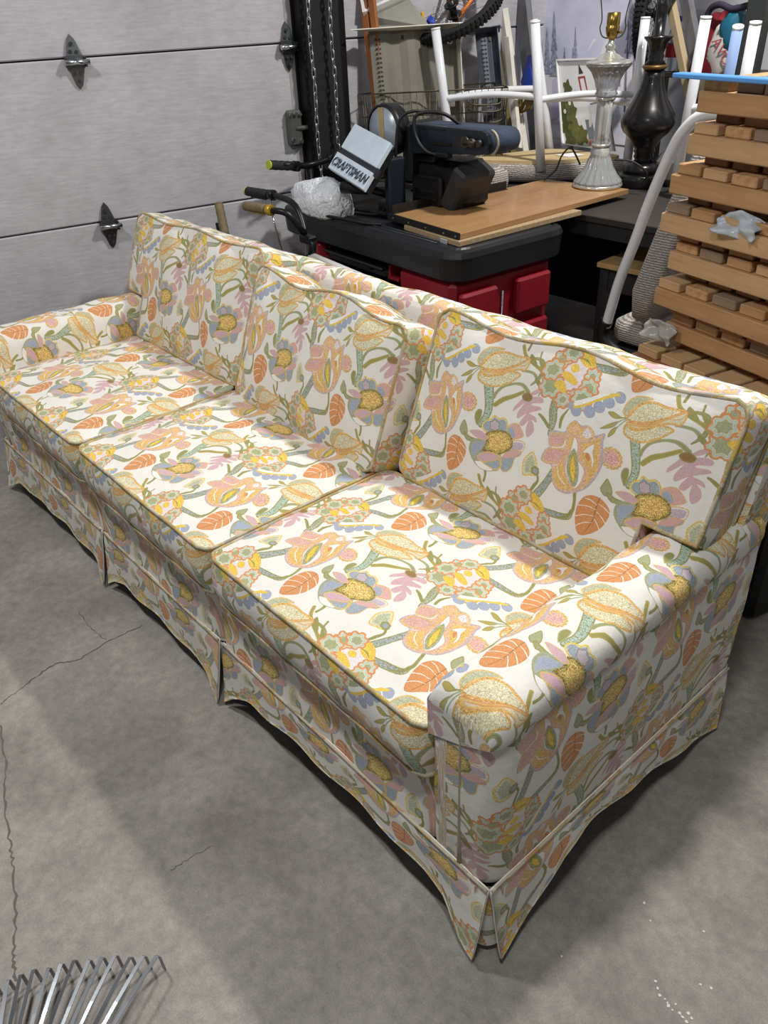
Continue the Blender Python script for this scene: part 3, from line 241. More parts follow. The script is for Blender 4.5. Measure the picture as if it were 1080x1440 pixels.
REP_U, REP_V = .366, .298
px = fabric_pixels(SHAPES)
fh, fwid = px.shape[:2]
img = bpy.data.images.new('floral_print', fwid, fh, alpha=False)
buf = np.ones((fh, fwid, 4), np.float32); buf[..., :3] = px; img.pixels.foreach_set(buf.ravel()); img.update(); img.pack()
def fabric_mat(name, tint=(1, 1, 1), mix=0.0, scale=1.0):
    m = bpy.data.materials.new(name); m.use_nodes = True; nt = m.node_tree; N = nt.nodes; Lk = nt.links
    b = N['Principled BSDF']; b.inputs['Roughness'].default_value = .78; b.inputs['Specular IOR Level'].default_value = .25; b.inputs['Sheen Weight'].default_value = .08
    uvn = N.new('ShaderNodeUVMap'); uvn.uv_map = 'fabric'
    mp = N.new('ShaderNodeMapping'); mp.inputs['Scale'].default_value = (scale, scale, 1); Lk.new(uvn.outputs[0], mp.inputs[0])
    im = N.new('ShaderNodeTexImage'); im.image = img; im.interpolation = 'Linear'; Lk.new(mp.outputs[0], im.inputs[0])
    mx = N.new('ShaderNodeMix'); mx.data_type = 'RGBA'; mx.inputs[0].default_value = mix
    Lk.new(im.outputs[0], mx.inputs[6]); mx.inputs[7].default_value = (*tint, 1)
    Lk.new(mx.outputs[2], b.inputs['Base Color'])
    tc = N.new('ShaderNodeTexCoord'); nz = N.new('ShaderNodeTexNoise'); nz.inputs['Scale'].default_value = 420; nz.inputs['Detail'].default_value = 2
    Lk.new(tc.outputs['Object'], nz.inputs[0])
    n2 = N.new('ShaderNodeTexNoise'); n2.inputs['Scale'].default_value = 14; n2.inputs['Detail'].default_value = 3; Lk.new(tc.outputs['Object'], n2.inputs[0])
    bw = N.new('ShaderNodeRGBToBW'); Lk.new(im.outputs[0], bw.inputs[0])
    a1 = N.new('ShaderNodeMath'); a1.operation = 'MULTIPLY_ADD'; a1.inputs[1].default_value = -.55; Lk.new(bw.outputs[0], a1.inputs[0]); Lk.new(nz.outputs['Fac'], a1.inputs[2])
    b1 = N.new('ShaderNodeBump'); b1.inputs['Strength'].default_value = .22; b1.inputs['Distance'].default_value = .0016; Lk.new(a1.outputs[0], b1.inputs['Height'])
    b2 = N.new('ShaderNodeBump'); b2.inputs['Strength'].default_value = .22; b2.inputs['Distance'].default_value = .02; Lk.new(n2.outputs['Fac'], b2.inputs['Height']); Lk.new(b1.outputs[0], b2.inputs['Normal'])
    Lk.new(b2.outputs[0], b.inputs['Normal'])
    return m
FAB = fabric_mat('floral_fabric')
WELT = fabric_mat('floral_welt', s2l((164, 144, 98)), .62, 1.0)
# ---------------- fabric geometry
rnd = random.Random(11)
def wob(x, y, z, a=.004):
    return a*(math.sin(x*23+y*11+z*7)+.6*math.sin(x*41-y*37+z*19+1.3)+.5*math.sin(y*53+x*13-z*29+.4))
def pad(name, xs, ys, hole, th, crown, crown_b, org, ex, ey, uvf, uvs, parent=None, rc=.03, wave=.004, npz=4, label=None, top_wave=0.0, belly=.012):
    """cushion: outline grid xs/ys (metres in its own plane), hole(cx,cy)=True cuts a cell out; front face at +thickness"""
    org, ex, ey = Vector(org), Vector(ex).normalized(), Vector(ey).normalized(); ez = ex.cross(ey).normalized()
    nx, ny = len(xs), len(ys); x0, x1, y0, y1 = xs[0], xs[-1], ys[0], ys[-1]
    cell = {(i, j) for i in range(nx-1) for j in range(ny-1) if not (hole and hole((xs[i]+xs[i+1])/2, (ys[j]+ys[j+1])/2))}
    edges = {}
    for (i, j) in cell:
        for a, b, nb in (((i, j), (i+1, j), (i, j-1)), ((i+1, j), (i+1, j+1), (i+1, j)), ((i+1, j+1), (i, j+1), (i, j+1)), ((i, j+1), (i, j), (i-1, j))):
            if nb not in cell: edges[a] = b
    st = next(iter(sorted(edges))); loop = [st]
    while edges[loop[-1]] != st: loop.append(edges[loop[-1]])
    B = np.array([(xs[i], ys[j]) for i, j in loop]); Bn = np.roll(B, -1, 0)
    def dist(x, y):
        d = Bn-B; t = np.clip(((x-B[:, 0])*d[:, 0]+(y-B[:, 1])*d[:, 1])/((d**2).sum(1)+1e-12), 0, 1)
        return float(np.sqrt(((B+d*t[:, None]-(x, y))**2).sum(1).min()))
    def rr(x, y):
        cx, cy = (x0+x1)/2, (y0+y1)/2; hx, hy = (x1-x0)/2, (y1-y0)/2; X, Y = x-cx, y-cy
        dx, dy = abs(X)-(hx-rc), abs(Y)-(hy-rc)
        if dx > 0 and dy > 0:
            m = max(dx, dy); l = math.hypot(dx, dy); X = math.copysign(hx-rc+dx*m/l, X); Y = math.copysign(hy-rc+dy*m/l, Y)
        return cx+X, cy+Y
    def P(x, y, z):
        return org+ex*x+ey*y+ez*z
    def wv(x, y):
        tw = top_wave*math.sin(x*17+1.1)*max(0, (y-y0)/(y1-y0))**3 if top_wave else 0
        return tw
    m = MB(); fr = {}; bk = {}
    fv = []; ff = []; fu = []
    for (i, j) in sorted({k for (a, b) in cell for k in ((a, b), (a+1, b), (a, b+1), (a+1, b+1))}):
        x, y = rr(xs[i], ys[j]); d = dist(xs[i], ys[j]); g = 1-math.exp(-d/.085)
        y2 = y+wv(x, y)
        w3 = P(x, y, 0); wz = wob(w3.x, w3.y, w3.z, wave)*min(1, .25+d/.05)
        fr[i, j] = (P(x, y2, th+crown*g+wz), (x, y)); bk[i, j] = (P(x, y2, -crown_b*g), (x, y))
    def uvq(pts): return [(u/REP_U, v/REP_V) for (u, v) in (uvf(*q) for q in pts)]
    ix = {k: n for n, k in enumerate(fr)}
    v = [fr[k][0] for k in ix]; q = [((i, j), (i+1, j), (i+1, j+1), (i, j+1)) for (i, j) in sorted(cell)]
    m.add(v, [[ix[k] for k in c] for c in q], [uvq([fr[k][1] for k in c]) for c in q], True)
    m.add([bk[k][0] for k in ix], [[ix[k] for k in c][::-1] for c in q], [uvq([fr[k][1] for k in c][::-1]) for c in q], True)
    n = len(loop); arc = [0]
    LP = [fr[k][0] for k in loop]; LB = [bk[k][0] for k in loop]
    for k in range(n): arc.append(arc[-1]+(LP[(k+1) % n]-LP[k]).length)
    v = []; f = []; uu = []; cxm = Vector((0, 0, 0))
    for p in LP: cxm += p/n
    for s in range(npz+1):
        t = s/npz
        for k in range(n):
            a = LP[k].lerp(LB[k], t); tn = (LP[(k+1) % n]-LP[k-1]); nn = tn.cross(ez); nn = nn.normalized() if nn.length > 1e-9 else Vector((0, 0, 0))
            b = belly*math.sin(math.pi*t)*(1.9 if (nn.y < -.7 and ez.z > .9) else 1)+wob(a.x*1.6, a.y*1.6, a.z*2, .0022)*math.sin(math.pi*t)
            v.append(a+nn*b)
    for s in range(npz):
        for k in range(n):
            k2 = (k+1) % n; f.append((s*n+k, (s+1)*n+k, (s+1)*n+k2, s*n+k2)); uq = []
            for kk, ss, fl in ((k, s, 0), (k, s+1, 0), (k2, s+1, 1), (k2, s, 1)):
                uq.append(uvs(fr[loop[kk]][1], arc[k+1] if fl else arc[k], ss/npz*th))
            uu.append([(a/REP_U, b/REP_V) for a, b in uq])
    m.add(v, f, uu, True)
    o = m.build(name, FAB, parent)
    for LL, sg in ((LP, 1), (LB, -1)):
        w = MB(); cp = [p+(p-cxm).normalized()*.001 for p in LL]
        wt = w.tube(cp, .0043, 6, closed=True)
        nn = len(cp); uvs2 = []
        for i in range(nn):
            for k in range(6): uvs2.append([(arc[i]/.5, k*.004), (arc[i]/.5, k*.004), (arc[i+1]/.5, k*.004), (arc[i+1]/.5, k*.004)])
        w.uv = uvs2
        w.build('piping', WELT, o, w=True)
    return o
def lin(a, b, n): return [a+(b-a)*i/(n-1) for i in range(n)]
# seat cushions ------------------------------------------------------------
SEAT = [(.142, .812, 'far left'), (.826, 1.502, 'middle'), (1.516, 2.186, 'right')]
seat_lab = ['floral seat cushion at the garage door end of the sofa', 'floral seat cushion in the middle of the sofa, between two others', 'floral seat cushion beside the near arm of the sofa']
for k, (a, b, _) in enumerate(SEAT):
    xs = lin(a, b, 25); ys = [-.014, -.007]+lin(.004, .505, 21)
    uvf = lambda x, y, a=a: (x-a-.026, y+.024)
    def uvs(p, arc, d, a=a):
        x, y = p
        return (x-a-.026+(y if x > a+.3 else -y), y+.024-d) if (y > .02) else (x-a-.026, .012-d)
    c = pad('seat_cushion', xs, ys, None, .120, .022, .0, (0, 0, .358), (1, 0, 0), (0, 1, 0), uvf, uvs, rc=.03, wave=.0035, belly=.007)
    tag(c, seat_lab[k], 'cushion', 'loose seat cushions of the floral sofa')
# back cushions ------------------------------------------------------------
lean = Vector((0, .15, .368)).normalized()
tilt = lambda dy, lx, rz: None
def back(a, b, u0, label, hole, org_y, top, ang=0.0, n=27, sag=.012):
    ex = Vector((math.cos(ang), math.sin(ang), 0)); ey = lean
    xs = lin(0, b-a, n); ys = lin(.0, top, 21)
    org = Vector((a, org_y, .484)); ez = ex.cross(ey).normalized()
    # front face lies on the ray-measured plane, so step the origin back by the thickness; ez points to the front for ex x ey = -y
    th = .125
    org = org - ez*th
    uvf = lambda x, y: (x+a-u0, y-.026)
    def uvs(p, arc, d):
        x, y = p
        if x > (b-a)*.97 or x < (b-a)*.03: return (x+a-u0+d, y-.026)
        return (x+a-u0, y-.026+d)
    c = pad('back_cushion', xs, ys, hole, th, .034, .02, org, ex, ey, uvf, uvs, rc=.035, wave=.005, top_wave=sag, belly=.010)
    return tag(c, label, 'cushion', 'loose back cushions of the floral sofa')
nR = lambda x, y: x > .645 and y < .140
nL = lambda x, y: x < .108 and y < .140
back(.028, .826, .05, 'floral back cushion at the garage door end of the sofa, notched around the far arm', nL, .505, .405, sag=.006)
back(.846, 1.515, .787, 'floral back cushion in the middle of the sofa, set a little forward', None, .475, .372, ang=math.radians(-2.5), sag=.012)
back(1.552, 2.300, 1.521, 'floral back cushion notched over the near arm of the sofa', nR, .505, .398, sag=.010)
# sofa body ----------------------------------------------------------------
sofa = empty('sofa', (1.16, .4, 0), 'long three seat sofa in cream floral tapestry with a pleated skirt', 'sofa')
SL = 2.327
def grid_part(name, fn, us, vs, uvf, parent=sofa, flip=False, mat_=None, closed_u=False):
    nu, nv = len(us), len(vs); v = [fn(u, w) for w in vs for u in us]; f = []; uu = []
    for j in range(nv-1):
        for i in range(nu-1):
            q = [(i, j), (i+1, j), (i+1, j+1), (i, j+1)]
            if flip: q = q[::-1]
            f.append([b*nu+a for a, b in q]); uu.append([tuple(t/r for t, r in zip(uvf(us[a], vs[b], v[b*nu+a]), (REP_U, REP_V))) for a, b in q])
    return MB().add(v, f, uu, True)
def close_caps(m, nu, nv): pass
# front rail: three upholstered sections with a rolled top
rail_x = [(.004, .815), (.819, 1.470), (1.474, SL-.134)]
for a, b in rail_x:
    def fn(u, t, a=a, b=b):
        e = min(u-a, b-u); r = min(1, e/.03); r = math.sqrt(max(0, 1-(1-r)**2))
        prof = [(-.004, .188), (-.001, .21), (.004, .25), (.004, .30), (.003, .33), (.010, .350), (.028, .361), (.06, .364), (.18, .36), (.20, .20)]
        k = t*(len(prof)-1); i = min(int(k), len(prof)-2); g = k-i
        y = prof[i][0]*(1-g)+prof[i+1][0]*g; z = prof[i][1]*(1-g)+prof[i+1][1]*g
        return (u, y+(1-r)*.022+wob(u, y, z, .0015), z-(1-r)*.012)
    m = grid_part('front_rail', fn, lin(a, b, 34), lin(0, 1, 28), lambda u, t, p: (u+.1, p[2]-.1 if p[1] < .02 else p[1]+.26), flip=False)
    m.build('front_rail', FAB, sofa)
# deck under the cushions and a dark lining box
m = MB(); m.box((SL/2, .40, .275), (SL-.26, .62, .15)); m.build('deck', mat('deck_cloth', (70, 64, 56), .9), sofa)
# arms
def arm(side):
    s = 1 if side > 0 else -1; X = (lambda q: SL-q) if s > 0 else (lambda q: q)
    root = MB()
    # body: rounded box, q = inset from outer side, 0..0.134
    AW = .134; r = .022
    prof = []
    for a in range(7):
        t = math.pi/2*a/6; prof.append((r-r*math.sin(t)if False else r*(1-math.sin(t)), r*(1-math.cos(t)), 0))
    # plan outline from rear outer -> front outer corner -> front inner -> rear inner
    pts = [(0, .765), (0, .6), (0, .45), (0, .3), (0, .15), (0, .06)]
    for a in range(8):
        t = math.pi/2*a/7; pts.append((.035-.035*math.cos(t), .035-.035*math.sin(t)))
    pts += [(.07, 0), (.10, 0)]
    for a in range(6):
        t = math.pi/2*a/5; pts.append((AW-.015+.015*math.sin(t), .015-.015*math.cos(t)))
    pts += [(AW, .1), (AW, .3), (AW, .5), (AW, .765)]
    arc = [0]
    for k in range(1, len(pts)): arc.append(arc[-1]+math.dist(pts[k], pts[k-1]))
    zs = lin(.192, .555, 12)
    v = []; f = []; uu = []; n = len(pts)
    for z in zs:
        for (q, y) in pts:
            bulge = .006*math.sin((z-.192)/.363*math.pi)
            qq = q-(bulge if q < .02 else (-bulge*.4 if q > AW-.01 else 0)); yy = y-(bulge*.8 if y < .01 else 0)
            v.append((X(qq+wob(yy, z, q, .0012)), yy+wob(q*3, z, 0, .001), z))
    for j in range(len(zs)-1):
        for i in range(n-1):
            c = [(i, j), (i+1, j), (i+1, j+1), (i, j+1)]
            if s > 0: c = c[::-1]
            def UV(i, j):
                q, y = pts[i]
                if y > .034 and q < .02: return ((y+.019), zs[j]-.309)
                return (-(arc[i]-.73)+.035+.019, zs[j]-.309) if i < 16 else (arc[i], zs[j]-.2)
            f.append([b*n+a for a, b in c]); uu.append([tuple(t/r for t, r in zip(UV(a, b), (REP_U, REP_V))) for a, b in c])
    root.add(v, f, uu, True)
    ab = root.build('arm', FAB, sofa)
    # cap: soft pillow that folds over the top of the arm
    S = []
    prof = [(-.003, .540), (-.006, .552), (-.005, .568), (.000, .583), (.012, .594), (.030, .600), (.055, .603), (.080, .603), (.104, .600), (.122, .592), (.134, .578), (.140, .558), (.141, .53), (.141, .47)]
    parc = [0]
    for k in range(1, len(prof)): parc.append(parc[-1]+math.dist(prof[k], prof[k-1]))
    yv = [-.005, -.0045, -.003, .001, .007, .016, .027, .041, .058, .08]+lin(.11, .74, 22)+[.765]
    v = []; f = []; uu = []; n = len(prof); RF = .058
    for y in yv:
        t = min(1, max(0, (y+.005)/RF)); k = math.sqrt(max(0, 1-(1-t)**2))
        for (q, z) in prof:
            zz = z if z < .545 else .545+(z-.545)*(.10+.90*k)
            qq = q if q > .02 else q+(.022-q if q < .022 else 0)*(1-min(1, (y+.012)/.04))**2*.8
            if z < .545 and q > .12: zz = z
            if q < 0 and z < .545: zz = z+(-.004+.004*math.sin(y*16))
            v.append((X(qq+wob(y, zz, q, .0012)), y, zz+wob(y*1.3, q*4, 0, .002)*(1 if z > .56 else .2)))
    for j in range(len(yv)-1):
        for i in range(n-1):
            c = [(i, j), (i, j+1), (i+1, j+1), (i+1, j)]
            if s < 0: c = c[::-1]
            f.append([b*n+a for a, b in c]); uu.append([(((.284 if s > 0 else .1)-s*(parc[a]-.06))/REP_U, (yv[b]-.023)/REP_V) for a, b in c])
    M2 = MB().add(v, f, uu, True)
    # front closing face of the cap
    o = len(M2.v); fr = [v[i] for i in range(n)]
    M2.add(fr+[(X(.07), -.005, .50)], [([i, i+1, n] if s > 0 else [i+1, i, n]) for i in range(n-1)], [[((fr[i][0])/REP_U, fr[i][2]/REP_V), (fr[i+1][0]/REP_U, fr[i+1][2]/REP_V), (X(.07)/REP_U, .5/REP_V)] for i in range(n-1)], True)
    M2.build('arm_cap', FAB, sofa)
    w = MB(); w.tube([(X(.070), -.001, z) for z in lin(.195, .548, 10)], .0045, 6); w.uv = [[(.3, .2)]*4 for _ in w.uv]; w.build('piping', WELT, sofa)
    return ab
arm(1); arm(-1)
# raked back
def fnb(u, t):
    prof = [(.62, .36), (.645, .42), (.675, .52), (.72, .64), (.752, .74), (.765, .785), (.778, .803), (.80, .810), (.825, .806), (.842, .79), (.845, .76), (.83, .65), (.80, .42), (.775, .192)]
    k = t*(len(prof)-1); i = min(int(k), len(prof)-2); g = k-i
    y = prof[i][0]*(1-g)+prof[i+1][0]*g; z = prof[i][1]*(1-g)+prof[i+1][1]*g
    return (u, y, z+wob(u, y, z, .0025))
us = lin(.012, SL-.012, 60); ts = lin(0, 1, 40)
m = grid_part('back_rest', fnb, us, ts, lambda u, t, p: (u-.2, (p[2] if p[1] < .77 else (.81+(p[1]-.77) if p[2] > .78 else p[2]))), flip=False)
for xx in (.012, SL-.012):
    ring = [fnb(xx, t) for t in ts]; c = (xx, .76, .5); n = len(ring)
    fcs = [[i, i+1, n] for i in range(n-1)]+[[n-1, 0, n]]
    if xx > 1: fcs = [q[::-1] for q in fcs]
    rv = ring+[c]
    m.add(rv, fcs, [[(rv[i][1]/REP_U, rv[i][2]/REP_V) for i in q] for q in fcs])
m.build('back_rest', FAB, sofa)
# skirt --------------------------------------------------------------------
def skirt(pa, pb, nrm, zb, flare, u0, label=None):
    pa, pb, nrm = Vector(pa), Vector(pb), Vector(nrm); Lg = (pb-pa).length; nu, nv = 46, 12
    v = []; f = []; uu = []
    for lay in (0, 1):
        for j in range(nv+1):
            t = j/nv
            for i in range(nu+1):
                s = i/nu; z = .197*(1-t)+zb(s)*t
                off = .005+.004*min(1, t*4)+flare(s)*t**1.4+.0035*math.sin(s*Lg*31+2)*t - lay*.005
                p = pa.lerp(pb, s)+nrm*off; v.append((p.x, p.y, z))
    base = (nu+1)*(nv+1)
    def uvp(i, j): return ((u0+i/nu*Lg)/REP_U, (.2-j/nv*.19)/REP_V)
    for j in range(nv):
        for i in range(nu):
            q = [(i, j), (i, j+1), (i+1, j+1), (i+1, j)]
            f.append([b*(nu+1)+a for a, b in q]); uu.append([uvp(a, b) for a, b in q])
            f.append([base+b*(nu+1)+a for a, b in q][::-1]); uu.append([uvp(a, b) for a, b in q][::-1])
    def side(k0, k1):
        f.append([k0, k0+base, k1+base, k1]); uu.append([(0, 0)]*4)
    for j in range(nv): side((j+1)*(nu+1), j*(nu+1)); side(j*(nu+1)+nu, (j+1)*(nu+1)+nu)
    for i in range(nu): side(nv*(nu+1)+i+1, nv*(nu+1)+i); side(i, i+1)
    m = MB().add(v, f, uu, True); o = m.build('skirt', FAB, sofa)
    w = MB(); w.tube([pa.lerp(pb, s)+nrm*.006+Vector((0, 0, .197-pa.z)) for s in lin(0, 1, 20)], .0032, 6); w.uv = [[(i*.03, .3), (i*.03, .3), (i*.03+.03, .3), (i*.03+.03, .3)] for i in range(len(w.uv))]; w.build('piping', WELT, o)
def interp(tab): return lambda s: float(np.interp(s, [a for a, _ in tab], [b for _, b in tab]))
skirt((0, 0, 0), (.809, 0, 0), (0, -1, 0), interp([(0, .012), (.06, .04), (.13, .066), (.6, .068), (.88, .058), (.96, .03), (1, .014)]), interp([(0, .03), (.2, .012), (.6, .006), (.9, .010), (1, .032)]), .15)
skirt((.826, 0, 0), (1.464, 0, 0), (0, -1, 0), interp([(0, .022), (.06, .048), (.15, .064), (.5, .066), (.88, .054), (.96, .026), (1, .010)]), interp([(0, .02), (.2, .01), (.6, .006), (.9, .012), (1, .034)]), .22)
skirt((1.481, 0, 0), (SL, 0, 0), (0, -1, 0), interp([(0, .018), (.05, .056), (.12, .086), (.3, .104), (.62, .112), (.75, .104), (.83, .100), (.89, .090), (.93, .062), (.965, .030), (1, .024)]), interp([(0, .018), (.15, .008), (.7, .006), (.9, .010), (1, .030)]), .30)
skirt((SL, 0, 0), (SL, .768, 0), (1, 0, 0), interp([(0, .026), (.10, .04), (.16, .06), (.24, .125), (.34, .142), (.45, .130), (.6, .104), (.78, .066), (.92, .03), (1, .014)]), interp([(0, .024), (.15, .012), (.5, .006), (.9, .004), (1, .004)]), .40)
skirt((SL, .768, 0), (0, .768, 0), (0, 1, 0), interp([(0, .02), (.5, .05), (1, .02)]), interp([(0, .01), (1, .01)]), .0)
skirt((0, .768, 0), (0, 0, 0), (-1, 0, 0), interp([(0, .014), (.5, .09), (1, .012)]), interp([(0, .012), (.5, .006), (1, .03)]), .1)
# pleat tongue behind the open corner and two pleats
for (px_, py_, ax) in ((.817, -.004, 0), (1.472, -.004, 0), (SL-.004, .004, 1), (.004, .004, 1)):
    m = MB(); w_ = .05
    d = Vector((1, 0, 0)) if ax == 0 else Vector((.7, .7 if px_ > 1 else -.7, 0))
    nn = Vector((0, -1, 0)) if ax == 0 else Vector((.7 if px_ > 1 else -.7, -.7, 0))
    v = []; uu = []; f = []
    for j in range(7):
        z = .19-(.19-.022)*j/6
        for i in range(7):
            s = i/6-.5; p = Vector((px_, py_, z))+d*(s*w_)+nn*(.010*math.cos(s*3)*(j/6)-.004); v.append(p)
    for j in range(6):
        for i in range(6):
            q = [j*7+i, (j+1)*7+i, (j+1)*7+i+1, j*7+i+1]; f.append(q); uu.append([(v[k].x/REP_U+v[k].y, v[k].z/REP_V) for k in q])
    m.add(v, f, uu, True); m.build('pleat_tongue', FAB, sofa)
dark_wood = mat('dark_leg_wood', (46, 32, 24), .5)
for x in (.10, SL-.10):
    for y in (.10, .68):
        m = MB(); m.lathe([(.020, 0), (.024, .05), (.030, .20)], (x, y, 0), 12); m.build('leg', dark_wood, sofa)
# ---------------- room shell
def floor_mat():
    m = bpy.data.materials.new('concrete_floor'); m.use_nodes = True; nt = m.node_tree; N = nt.nodes; Lk = nt.links; b = N['Principled BSDF']
    tc = N.new('ShaderNodeTexCoord')
    def nz(s, d, r=.6, dist=0):
        n = N.new('ShaderNodeTexNoise'); n.inputs['Scale'].default_value = s; n.inputs['Detail'].default_value = d; n.inputs['Roughness'].default_value = r; n.inputs['Distortion'].default_value = dist
        Lk.new(tc.outputs['Object'], n.inputs['Vector']); return n
    a = nz(2.6, 7, .68, .4); c = nz(38, 5, .7); g = nz(330, 2)
    r1 = N.new('ShaderNodeValToRGB'); r1.color_ramp.elements[0].position = .33; r1.color_ramp.elements[1].position = .68
    r1.color_ramp.elements[0].color = (*s2l((132, 127, 122)), 1); r1.color_ramp.elements[1].color = (*s2l((172, 167, 161)), 1)
    Lk.new(a.outputs['Fac'], r1.inputs[0])
    r2 = N.new('ShaderNodeValToRGB'); r2.color_ramp.elements[0].position = .35; r2.color_ramp.elements[1].position = .65
    r2.color_ramp.elements[0].color = (.80, .80, .80, 1); r2.color_ramp.elements[1].color = (1.08, 1.07, 1.05, 1); Lk.new(c.outputs['Fac'], r2.inputs[0])
    r3 = N.new('ShaderNodeValToRGB'); r3.color_ramp.elements[0].position = .3; r3.color_ramp.elements[1].position = .7
    r3.color_ramp.elements[0].color = (.84, .84, .84, 1); r3.color_ramp.elements[1].color = (1.1, 1.1, 1.1, 1); Lk.new(g.outputs['Fac'], r3.inputs[0])
    x1 = N.new('ShaderNodeMix'); x1.data_type = 'RGBA'; x1.blend_type = 'MULTIPLY'; x1.inputs[0].default_value = 1; Lk.new(r1.outputs[0], x1.inputs[6]); Lk.new(r2.outputs[0], x1.inputs[7])
    x2 = N.new('ShaderNodeMix'); x2.data_type = 'RGBA'; x2.blend_type = 'MULTIPLY'; x2.inputs[0].default_value = 1; Lk.new(x1.outputs[2], x2.inputs[6]); Lk.new(r3.outputs[0], x2.inputs[7])
    Lk.new(x2.outputs[2], b.inputs['Base Color']); b.inputs['Roughness'].default_value = .62; b.inputs['Specular IOR Level'].default_value = .35
    bp = N.new('ShaderNodeBump'); bp.inputs['Strength'].default_value = .12; bp.inputs['Distance'].default_value = .003; Lk.new(c.outputs['Fac'], bp.inputs['Height']); Lk.new(bp.outputs[0], b.inputs['Normal'])
    return m
fl = MB().box((1.8, 1.0, -.05), (7, 7.4, .1)).build('floor', floor_mat()); tag(fl, 'grey stained concrete garage floor with hairline cracks', kind='structure')
crack_m = mat('crack_dark', (104, 98, 92), .9)
def crack(pts, w):
    P = spline([(x, y, 0) for x, y in pts], 9); m = MB(); L_ = []; R_ = []
    for i, p in enumerate(P):
        t = (P[min(i+1, len(P)-1)]-P[max(i-1, 0)]).normalized(); n = Vector((-t.y, t.x, 0)); j = n*rnd.uniform(-.003, .003); ww = w*rnd.uniform(.35, 1.3)
        L_.append(p+j+n*ww); R_.append(p+j-n*ww)
    v = [(q.x, q.y, .0006) for q in L_]+[(q.x, q.y, .0006) for q in R_]; k = len(P)
    m.add(v, [(i, i+1, k+i+1, k+i) for i in range(k-1)]); m.build('crack', crack_m, fl)
crack([(1.147, -0.47), (1.29, -0.506), (1.387, -0.543), (1.505, -0.571), (1.576, -0.589), (1.684, -0.624), (1.742, -0.65), (1.792, -0.661)], 0.0024)
crack([(1.074, -0.445), (1.049, -0.363), (1.029, -0.289), (1.057, -0.231), (1.044, -0.144), (1.05, -0.039)], 0.0018)
crack([(0.86, -0.147), (0.965, -0.15), (1.036, -0.14)], 0.0012)
crack([(1.841, 1.788), (1.916, 1.766), (1.971, 1.753)], 0.002)
crack([(1.788, -0.348), (1.789, -0.3), (1.798, -0.255)], 0.0008)
SPECKS = [(2.494, 0.268), (2.561, 0.181), (2.57, 0.173), (2.579, 0.166), (2.588, 0.167), (2.598, 0.162), (2.606, 0.161), (2.605, 0.173), (2.617, 0.165), (2.624, 0.164), (2.627, 0.176), (2.635, 0.173), (2.632, 0.162), (2.594, 0.165), (2.466, 0.289), (2.424, 0.095), (2.616, 0.233), (2.632, 0.241), (2.571, 0.322)]

spk = mat('white_paint_speck', (228, 226, 222), .7); m = MB()
for (x, y) in SPECKS:
    r = rnd.uniform(.0012, .0034); a0 = rnd.random()*6
    m.add([(x+r*math.cos(a0+k*1.05)*rnd.uniform(.6, 1.3), y+r*math.sin(a0+k*1.05)*rnd.uniform(.6, 1.3), .0008) for k in range(6)], [list(range(6))])
s_ = m.build('paint_specks', spk, fl); s_['kind'] = 'stuff'
# garage doors: plane through (-.3186, 0) heading (sin th, cos th)
TH = .1779
def D(t, z, out=0.0): return Vector((-.3186+math.sin(TH)*t+math.cos(TH)*out, math.cos(TH)*t-math.sin(TH)*out, z))
DR = Matrix.Rotation(-TH, 3, 'Z')
def door_mat():
    m = bpy.data.materials.new('painted_door_panel'); m.use_nodes = True; nt = m.node_tree; N = nt.nodes; Lk = nt.links; b = N['Principled BSDF']
    tc = N.new('ShaderNodeTexCoord'); mp = N.new('ShaderNodeMapping'); mp.inputs['Rotation'].default_value = (0, 0, TH); mp.inputs['Scale'].default_value = (1, .06, 1.0); Lk.new(tc.outputs['Object'], mp.inputs[0])
    n = N.new('ShaderNodeTexNoise'); n.inputs['Scale'].default_value = 95; n.inputs['Detail'].default_value = 5; n.inputs['Roughness'].default_value = .6; Lk.new(mp.outputs[0], n.inputs['Vector'])
    n2 = N.new('ShaderNodeTexNoise'); n2.inputs['Scale'].default_value = 3.2; n2.inputs['Detail'].default_value = 8; n2.inputs['Roughness'].default_value = .7; Lk.new(tc.outputs['Object'], n2.inputs['Vector'])
    r = N.new('ShaderNodeValToRGB'); r.color_ramp.elements[0].position = .3; r.color_ramp.elements[1].position = .62
    r.color_ramp.elements[0].color = (*s2l((170, 169, 174)), 1); r.color_ramp.elements[1].color = (*s2l((190, 189, 195)), 1); Lk.new(n2.outputs['Fac'], r.inputs[0])
    r2 = N.new('ShaderNodeValToRGB'); r2.color_ramp.elements[0].position = .3; r2.color_ramp.elements[1].position = .7; r2.color_ramp.elements[0].color = (.87, .87, .87, 1); r2.color_ramp.elements[1].color = (1.05, 1.05, 1.05, 1); Lk.new(n.outputs['Fac'], r2.inputs[0])
    x = N.new('ShaderNodeMix'); x.data_type = 'RGBA'; x.blend_type = 'MULTIPLY'; x.inputs[0].default_value = 1; Lk.new(r.outputs[0], x.inputs[6]); Lk.new(r2.outputs[0], x.inputs[7])
    Lk.new(x.outputs[2], b.inputs['Base Color']); b.inputs['Roughness'].default_value = .7
    bp = N.new('ShaderNodeBump'); bp.inputs['Strength'].default_value = .35; bp.inputs['Distance'].default_value = .003; Lk.new(n.outputs['Fac'], bp.inputs['Height']); Lk.new(bp.outputs[0], b.inputs['Normal'])
    return m
DM = door_mat()
steel = mat('galvanised_hinge', (112, 116, 120), .45, .8, .25, 30); steel_d = mat('dark_hinge', (74, 77, 80), .5, .7, .2, 30); bright = mat('bright_pin', (190, 193, 196), .25, 1)
black_steel = mat('black_track_steel', (34, 35, 38), .45, .5, .3, 12); post_m = mat('black_post_paint', (24, 24, 26), .7, 0, .3, 9)
d1 = empty('door_1', D(.2, 0), 'pale grey sectional garage door behind the sofa', kind='structure')
